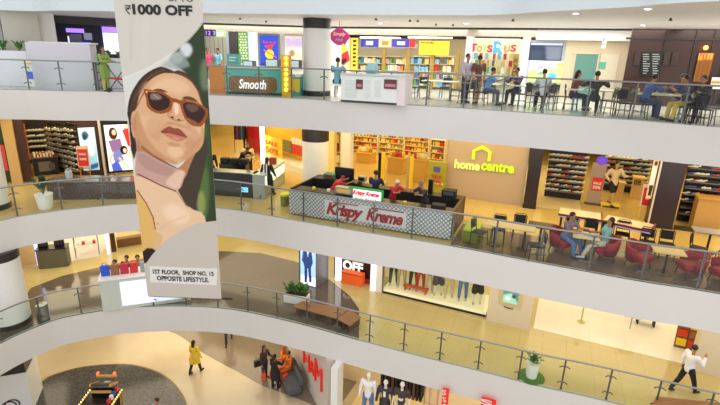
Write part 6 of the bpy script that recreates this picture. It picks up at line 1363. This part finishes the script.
# red lettered wall
pA=F(300,372,Z0); pB=F(316,404,Z0); hy_=math.atan2(pB.y-pA.y,pB.x-pA.x); FH=Face(hy_,pA.dot(Vector((-math.sin(hy_),math.cos(hy_),0))))
pC=F(331,434,Z0)
hd=Vector((math.cos(hy_),math.sin(hy_),0)); Lh=(pC-pA).length
q=MB(); q.b2(-2.5,0,0,Lh-.42,.25,hc); o=q.build('wall_letters',mat('hm_wall',(206,196,186),.5,var=.02),None,loc=pA,rz=hy_); st(o)
hmr=mat('letter_red',(224,40,24),.4,emit=.25)
lt=thing('wall_letters_sign','large red letters H&M on the pale side wall of the ground floor','sign',FH.at(311,370,-.04),hy_)
FH.words('H',hmr,303.4,351,309.2,367,-.05,lt,'letter',off=-.004,extr=.03); FH.words('&',hmr,310.2,362,313.8,373,-.05,lt,'letter',off=-.004,extr=.03); FH.words('M',hmr,314.8,364,321.6,386,-.05,lt,'letter',off=-.004,extr=.03)
u=[FH.pt(x,370)[0] for x in (304,321)]
# ground shops right of the corner
FG=Face(ANG,pC.dot(N))
band(FG,331,800,Z0,ZC0,mat('gstore_back',(240,220,176),.6),3.2,.2,400)
inlay('trim_83',[FG.U*a+FG.N*b for a,b in ((FG.pt(334,400)[0],FG.n),(FG.pt(334,400)[0]+14,FG.n),(FG.pt(334,400)[0]+14,FG.n+3.1),(FG.pt(334,400)[0],FG.n+3.1))],Z0,stonemat('gstore_floor',(232,206,150),(244,222,172),.25))
cr=MB(); cr.b2(-.12,-.02,0,.14,.5,hc); tag(cr.build('corner_post',gwhite,None,loc=pC+U*.1,rz=ANG),'white corner post between red letters and mannequin window','post')
gm=[]
for i,(px,tc_,bc_,h_,lab) in enumerate(((368,(236,232,226),(90,120,170),1.88,'mannequin in white shirt and jeans in the ground floor window'),(385,(60,54,54),(44,40,44),1.84,'mannequin in dark blazer over white shirt in the ground floor window'),(401.5,(70,56,50),(60,60,80),1.84,'mannequin in brown printed t-shirt in the ground floor window'))):
    p=FG.at(px,400,.35); 
    # base so that the head top meets the photo's line
    topy=(373,380,382)[i]; zt=FG.at(px,topy,.35).z; zb=zt-h_
    zb=max(zb,Z0+.02); hpl=zb-Z0
    q=MB(); q.b2(-.3,-.3,0,.3,.3,hpl); tag(q.build('display_block',gwhite,None,loc=Vector((p.x,p.y,Z0)),rz=ANG),'white display block under the '+lab.split(' in the')[0],'plinth')
    mn,J=person(lab,Vector((p.x,p.y,zb)),ANG+.1,name='mannequin',cat='mannequin',top=tc_,bottom=bc_,skin=mskin,hair=False,simple=True,h=h_,legs=((3,2,5),(-3,0,5)),arms=((5,14,12),(5,14,12)),sleeve='short' if i==2 else 'long')
    if i==1: MB().b2(-.045,-.165,h_*.68,.045,-.15,h_*.8).build('white_shirt_front',gwhite,mn)
    if i==2: MB().lathe([(.09,0),(.09,.01)],14).build('round_print',gwhite,mn).location=(0,-.165,h_*.68)
    if i==2: kids(mn)[-1].rotation_euler=(PI/2,0,0)
o=thing('garment_rack','rack of dark garments behind the ground floor mannequins','rack',FG.at(402,395,1.9),ANG); o.location.z=Z0; MB().tube([(-.9,0,0),(-.9,0,2.4),(.9,0,2.4),(.9,0,0)],.025,6).build('frame',steel,o)
for i in range(12): MB().box((-.78+i*.142,0,1.75),(.1,.5,1.15),bev=.03).build('garment',cloth([(54,44,40),(80,60,50),(40,36,40),(110,80,60),(60,40,36),(30,28,30)][i%6]),o)
for i,(x0,x1,yt,lab) in enumerate(((441,447.5,388,'vertical red sale banner with white letters in the ground floor store'),(479,494,398,'second red sale banner with white letters near the lower railing'))):
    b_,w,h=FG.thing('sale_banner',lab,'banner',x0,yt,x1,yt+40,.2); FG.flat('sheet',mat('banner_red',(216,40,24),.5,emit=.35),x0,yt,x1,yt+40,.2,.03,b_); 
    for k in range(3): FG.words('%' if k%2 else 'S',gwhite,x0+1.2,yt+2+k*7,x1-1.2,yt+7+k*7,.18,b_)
    fullb=FG.flat('hanging_wire',dkmetal,(x0+x1)/2-.2,370,(x0+x1)/2+.2,yt,.21,.01,b_,zt=ZC0)
for i,x in enumerate((428,436,)): tag(FG.flat('wooden_post',mat('post_pink',(206,160,130),.5),x,380,x+1.8,430,.4,.1,zb=Z0,zt=ZC0),['slim wooden post left of the red sale banner, farther','slim wooden post left of the red sale banner, nearer'][i],'post')
# ================================================================= HANGING BANNER
bl=EYE+ray(147.8,296)*(13.2/ray(147.8,296).y); rr=ray(221.5,299); br=EYE+rr*((bl.z-EYE.z)/rr.z)
by=math.atan2(br.y-bl.y,br.x-bl.x); FB=Face(by,bl.dot(Vector((-math.sin(by),math.cos(by),0))))
ztop=3.5; wB=(br-bl).length
bt=thing('hanging_banner','huge hanging advert banner with a woman in tortoiseshell sunglasses','banner',(bl+br)/2,by); bz=bl.z
def invb(S,T):
    X=bl.x+(br.x-bl.x)*S; Y=bl.y+(br.y-bl.y)*S; Z=ztop+(bz-ztop)*T-EYE.z
    vx=RTc.x*X+RTc.y*Y-_d.x*Z; vy=FWc.x*0
    a=RTc; b=FWc
    cx=a.x*X+b.x*Y-_d.x*Z; cy=a.y*X+b.y*Y-_d.y*Z; cz=a.z*X+b.z*Y-_d.z*Z
    return 360+FPX*cx/cz,202.5+FPX*cy/cz
S1=(214,170,130); grey=(200,194,186)
L=[]
def P_(c,g,b=.5,o=1): L.append(('p',c,g,b,o))
def S_(c,g,b=.5,o=1): L.append(('s',c,g,b,o))
def E_(c,g,b=.5,o=1): L.append(('e',c,g,b,o))
def Ln(c,g,w,b=.4,o=1): L.append(('l',c,(g,w),b,o))
# photo background: pale left, green right
P_((212,212,206),[(110,30),(230,20),(235,262),(110,268)],0)
P_((52,66,46),[(182,30),(206,10),(235,10),(235,262),(188,262),(190,150),(200,120),(196,90),(184,72),(176,66),(170,60)],2)
E_((206,216,214),(186,50,6,7),2); E_((196,206,202),(177,58,6,6),2,.8); E_((120,136,104),(205,75,5,16),3,.7); E_((92,120,60),(204,190,5,30),3,.8); E_((150,160,90),(201,203,4,12),2.5,.8); E_((60,92,44),(206,140,4,30),3,.8)
P_((150,165,160),[(160,66),(182,50),(190,66),(178,70)],2,.7)
# hair mass
S_((74,54,42),[(127.5,116),(129,100),(134,88),(142,77),(151,70.5),(160,66.8),(168,68.5),(174,71),(180,70.5),(190,76),(198,86),(203,100),(207,112),(206,125),(196,120),(150,120),(134,122)],.5)
S_((70,60,50),[(184,176),(193,160),(202,148),(206,135),(208,150),(203,175),(197,200),(195,214),(188,208),(178,192)],.8)
P_((56,44,36),[(128,112),(134,112),(137,150),(134,160),(131,150)],.8)
# neck
S_((184,128,92),[(137,138),(146,144),(160,156),(176,168),(186,160),(196,150),(190,165),(182,180),(160,176),(140,164)],.6)
# face
S_(S1,[(136,109),(139,97),(144,88),(151,79.5),(161,74),(171,73),(181,75.5),(190,81),(197,90),(201,102),(206,112),(205,122),(204,134),(203,143),(199,150),(191,156),(184,161),(177,164),(168,161),(155,154),(144,146),(139,140),(133,136),(131,122),(132,113)],.6)
S_((190,138,98),[(134,116),(138,112),(143,128),(150,142),(162,154),(174,161),(178,165),(168,163),(152,155),(141,147),(134,136)],1.6,.75)
S_((196,146,104),[(186,160),(196,152),(203,142),(204,128),(200,132),(196,142),(186,150),(178,156)],1.5,.7)
S_((232,196,160),[(150,90),(160,80),(172,78),(184,82),(190,90),(178,94),(164,90)],3,.6)
S_((228,188,150),[(140,118),(150,116),(160,122),(156,132),(148,132)],3,.6)
S_((244,212,180),[(188,130),(197,126),(201,134),(196,140),(190,138)],2,.5)
E_((188,130,96),(134,124,2.2,8),.8,.8)
# hair parting strands
Ln((110,78,56),[(134,100),(142,84),(152,75),(164,70)],1.2,.6,.8); Ln((112,80,58),[(180,73),(191,80),(199,92),(203,106)],1.0,.5,.8); Ln((44,32,26),[(160,67.5),(150,72),(141,80),(133,92),(129,108)],1.3,.6,.8)
# nose
S_((214,160,122),[(172,100),(178,102),(180,112),(183,119),(178,121),(170,118),(167,114)],1.2,.7)
S_((245,214,184),[(174,102),(178,104),(178.5,113),(175,114)],.8,.8)
Ln((170,112,84),[(167.5,115),(172,119.2),(178,121),(183,120.5)],1.2,.6,.9); E_((80,42,34),(172.3,117.3,1.7,.9,.3),.4); E_((80,42,34),(179,119.8,1.6,.8,.3),.4)
E_((206,150,118),(170,124,4,1.6,.3),.9,.5)
# face modelling
S_((196,146,106),[(150,118),(160,121),(164,130),(158,140),(150,136),(146,126)],3,.45); S_((188,134,96),[(186,124),(196,128),(200,138),(192,148),(184,146),(188,136)],2.5,.55); S_((234,196,156),[(170,146),(180,148),(184,154),(176,158),(168,153)],2,.7)
S_((180,128,92),[(163,128),(168,122),(180,124),(186,128),(178,126),(169,124)],1,.6); S_((200,150,112),[(139,98),(146,92),(150,84),(146,82),(141,89)],1.5,.6); S_((176,124,92),[(172,112),(167,114),(168,106),(171,101)],1,.6)
# lips
S_((150,76,60),[(161,131.8),(166,127.5),(169.5,126.3),(173.5,128),(178.5,128.4),(183,132),(187,137),(180,135.4),(172,133)],.45)
S_((196,122,102),[(161.5,132.2),(170,133),(179,135.6),(187,137.2),(182,140.8),(176,141),(169,137.8)],.5)
Ln((104,44,38),[(161.3,132.1),(170,132.6),(179,135.2),(187,137.2)],.8,.35); E_((224,160,140),(176,138.4,3.4,1,.3),.6,.7); S_((176,122,86),[(168,142),(180,144),(178,147),(170,146)],1.2,.5)
# brows
S_((84,58,46),[(152,91),(158,88.6),(165,90.5),(167,92.4),(160,91.5)],.5); S_((96,66,50),[(182,98.5),(186,96.3),(193,97.6),(198,102),(191,100)],.5)
# sunglasses
fr_=(150,80,34)
S_(fr_,[(143.8,89.5),(152,90),(161,91),(168.5,95.5),(173,99.5),(172,107),(169,111.5),(161,113.8),(152.5,111.5),(147,106),(145.8,98)],.4)
S_(fr_,[(180,101),(186,99.5),(195,101),(203,106),(208,110.5),(206.5,119),(201.5,126),(194,126),(186.5,121),(182,112)],.4)
P_(fr_,[(169,97.5),(176,98.5),(183,101.5),(182,105),(175,102.3),(170,102)],.4)
S_((56,36,32),[(149,92.2),(159,93),(167.5,97.5),(170,101.5),(167.8,108),(160,110.8),(153,108.5),(149.3,103),(148,97)],.4)
S_((62,40,36),[(183.5,103.5),(191,102.5),(200,106.5),(205.2,111.5),(203.5,118),(199,123),(193,122.6),(187.6,118),(184,110.5)],.4)
S_((150,134,124),[(151,93.5),(158,94),(162,98),(157,100),(151,99)],1,.6); Ln((190,180,170),[(154,94.5),(159,99)],.7,.3,.8); S_((128,102,92),[(186,105),(193,104),(199,108),(194,112),(188,110)],1,.5); Ln((196,120,100),[(188,119),(196,123)],2,1,.5)
Ln((150,84,44),[(144.5,92),(140,100),(136,108.5)],1.1,.4); Ln((220,150,80),[(146,91),(156,91.6)],.6,.3,.8); Ln((214,140,70),[(186,100.3),(198,103)],.6,.3,.8)
E_((240,200,120),(146.5,92,.8,.8),.3)
# neck shadow, collar, body
Ln((120,74,56),[(142,147),(152,155),(165,162.5),(176,168)],1.6,.9,.9)
S_((196,158,146),[(136,153),(139,151.5),(146,153),(158,160),(170,166),(176,168.6),(184.8,172),(184,178),(180,188),(170,192),(155,188),(140,182),(135,174),(135.5,162)],.5)
S_((168,126,118),[(138,152.5),(147,155),(160,163),(174,169.5),(168,176),(152,172),(140,164)],1.5,.55)
S_((228,192,168),[(178,170.5),(184.6,172.5),(182,180),(179,188),(172,188),(166,182)],1.2,.9)
P_((226,192,156),[(130,176),(140,176.5),(156,182),(170,188),(178,191),(186,205),(194,210),(201,212),(205,217),(206,225),(190,232),(170,246),(156,262),(136,262)],.6)
Ln((128,62,50),[(138,174),(150,180),(160,185),(176,191.3)],1.3,.4); Ln((150,90,70),[(176,191),(181,198),(187,207)],.8,.4,.8)
P_((220,178,106),[(128,188),(137.5,190.5),(147,204),(154.4,220),(156,232),(152,250),(146,262),(128,262)],.8); Ln((140,66,44),[(137.4,190.5),(146,203),(153,217),(155.3,229)],1.1,.4)
E_((246,218,190),(176,214,14,9,.4),4,.6); Ln((214,176,140),[(158,230),(170,222),(186,216)],2,1.5,.5); E_((206,150,110),(158,224,1.2,1.2),.6,.7); P_((208,168,110),[(156,232),(163,236),(160,248),(150,255)],1.5,.6)
P_((46,36,32),[(142,252),(147,248),(153,248.5),(157,252),(150,262),(143,264)],.9)
# top and bottom grey fields with arcs
top=[(100,-60),(240,-60),(240,-10),(206,18)]+[(203,21),(197,29),(190,37),(182,44.5),(172,52.5),(161,59.5),(150,66),(138,71.5),(128,75.5),(121,78),(100,84)]
L.append(('p',(204,200,190),top,.35,1)); Ln((226,222,206),[(204,21),(197,30),(190,38),(182,45.5),(172,53.5),(161,60.5),(150,67),(138,72.5),(121,79)],1.2,.6,.7)
P_((196,188,178),[(100,330),(144,268),(147,262),(152,255),(159,247.4),(167,240),(176,233.5),(186,227.8),(196,224),(206,222),(224,220),(260,216),(260,330)],.35)
# fold shading painted into the print as soft darker and paler streaks
Ln((190,186,178),[(132,-5),(131,60)],3,2,.4); Ln((212,206,192),[(146,10),(146,62)],5,3,.4)
P_((222,220,214),[(149.6,266.2),(217.2,268.6),(216.6,285.4),(150.2,282.2)],.25)
hB=ztop-bz
pic=picture('printed_cloth',[(-wB/2,0,hB),(wB/2,0,hB),(wB/2,0,0),(-wB/2,0,0)],170,680,L,grey,vcmat('banner_print',.7),bt,invb,thick=.012)
tblack=mat('print_black',(24,22,22),.6); tgrey=mat('print_grey_dark',(60,58,56),.6)
FB.words('1000 OFF',tblack,132.5,4.6,192.3,15.3,-.012,bt,extr=.003,off=.012)
for (x0,y0,x1,y1) in ((124.8,5.2,130.8,6.2),(124.8,7.6,130.8,8.5)): FB.flat('rupee_bar',tblack,x0,y0,x1,y1,-.012,.006,bt)
q=MB()
pa_=FB.rel(FB.at(125.2,5.6,-.009),bt); pb_=FB.rel(FB.at(129.3,7.2,-.009),bt); pc_=FB.rel(FB.at(125.4,9.6,-.009),bt); pd_=FB.rel(FB.at(129.4,14,-.009),bt)
q.tube([pa_,FB.rel(FB.at(128.2,5.8,-.009),bt),pb_,FB.rel(FB.at(128.0,9.2,-.009),bt),pc_,pd_],.014,5); q.build('rupee_bowl',tblack,bt)
FB.words('UPTO',tgrey,168,-5,193,1.6,-.012,bt,extr=.002,name='small_lettering')
FB.words('1ST FLOOR,  SHOP NO. 15',tblack,153,270.6,213.5,275.6,-.012,bt,extr=.002,off=.006,name='address_line')
FB.words('OPPOSITE LIFESTYLE.',tblack,157,276.8,208.7,281.4,-.012,bt,extr=.002,off=.006,name='address_line')
q=MB(); q.tube([(-wB/2+.02,.03,.0),(wB/2+.32,.03,0)],.03,8); q.build('bottom_rod',bmatte,bt)
for s in (-1,1): MB().tube([(s*wB*.45,0,hB),(s*wB*.45,0,hB+5)],.01,5).build('suspension_wire',steel,bt)
MB().tube([(-wB/2,.02,hB),(wB/2,.02,hB)],.03,8).build('top_rod',bmatte,bt)
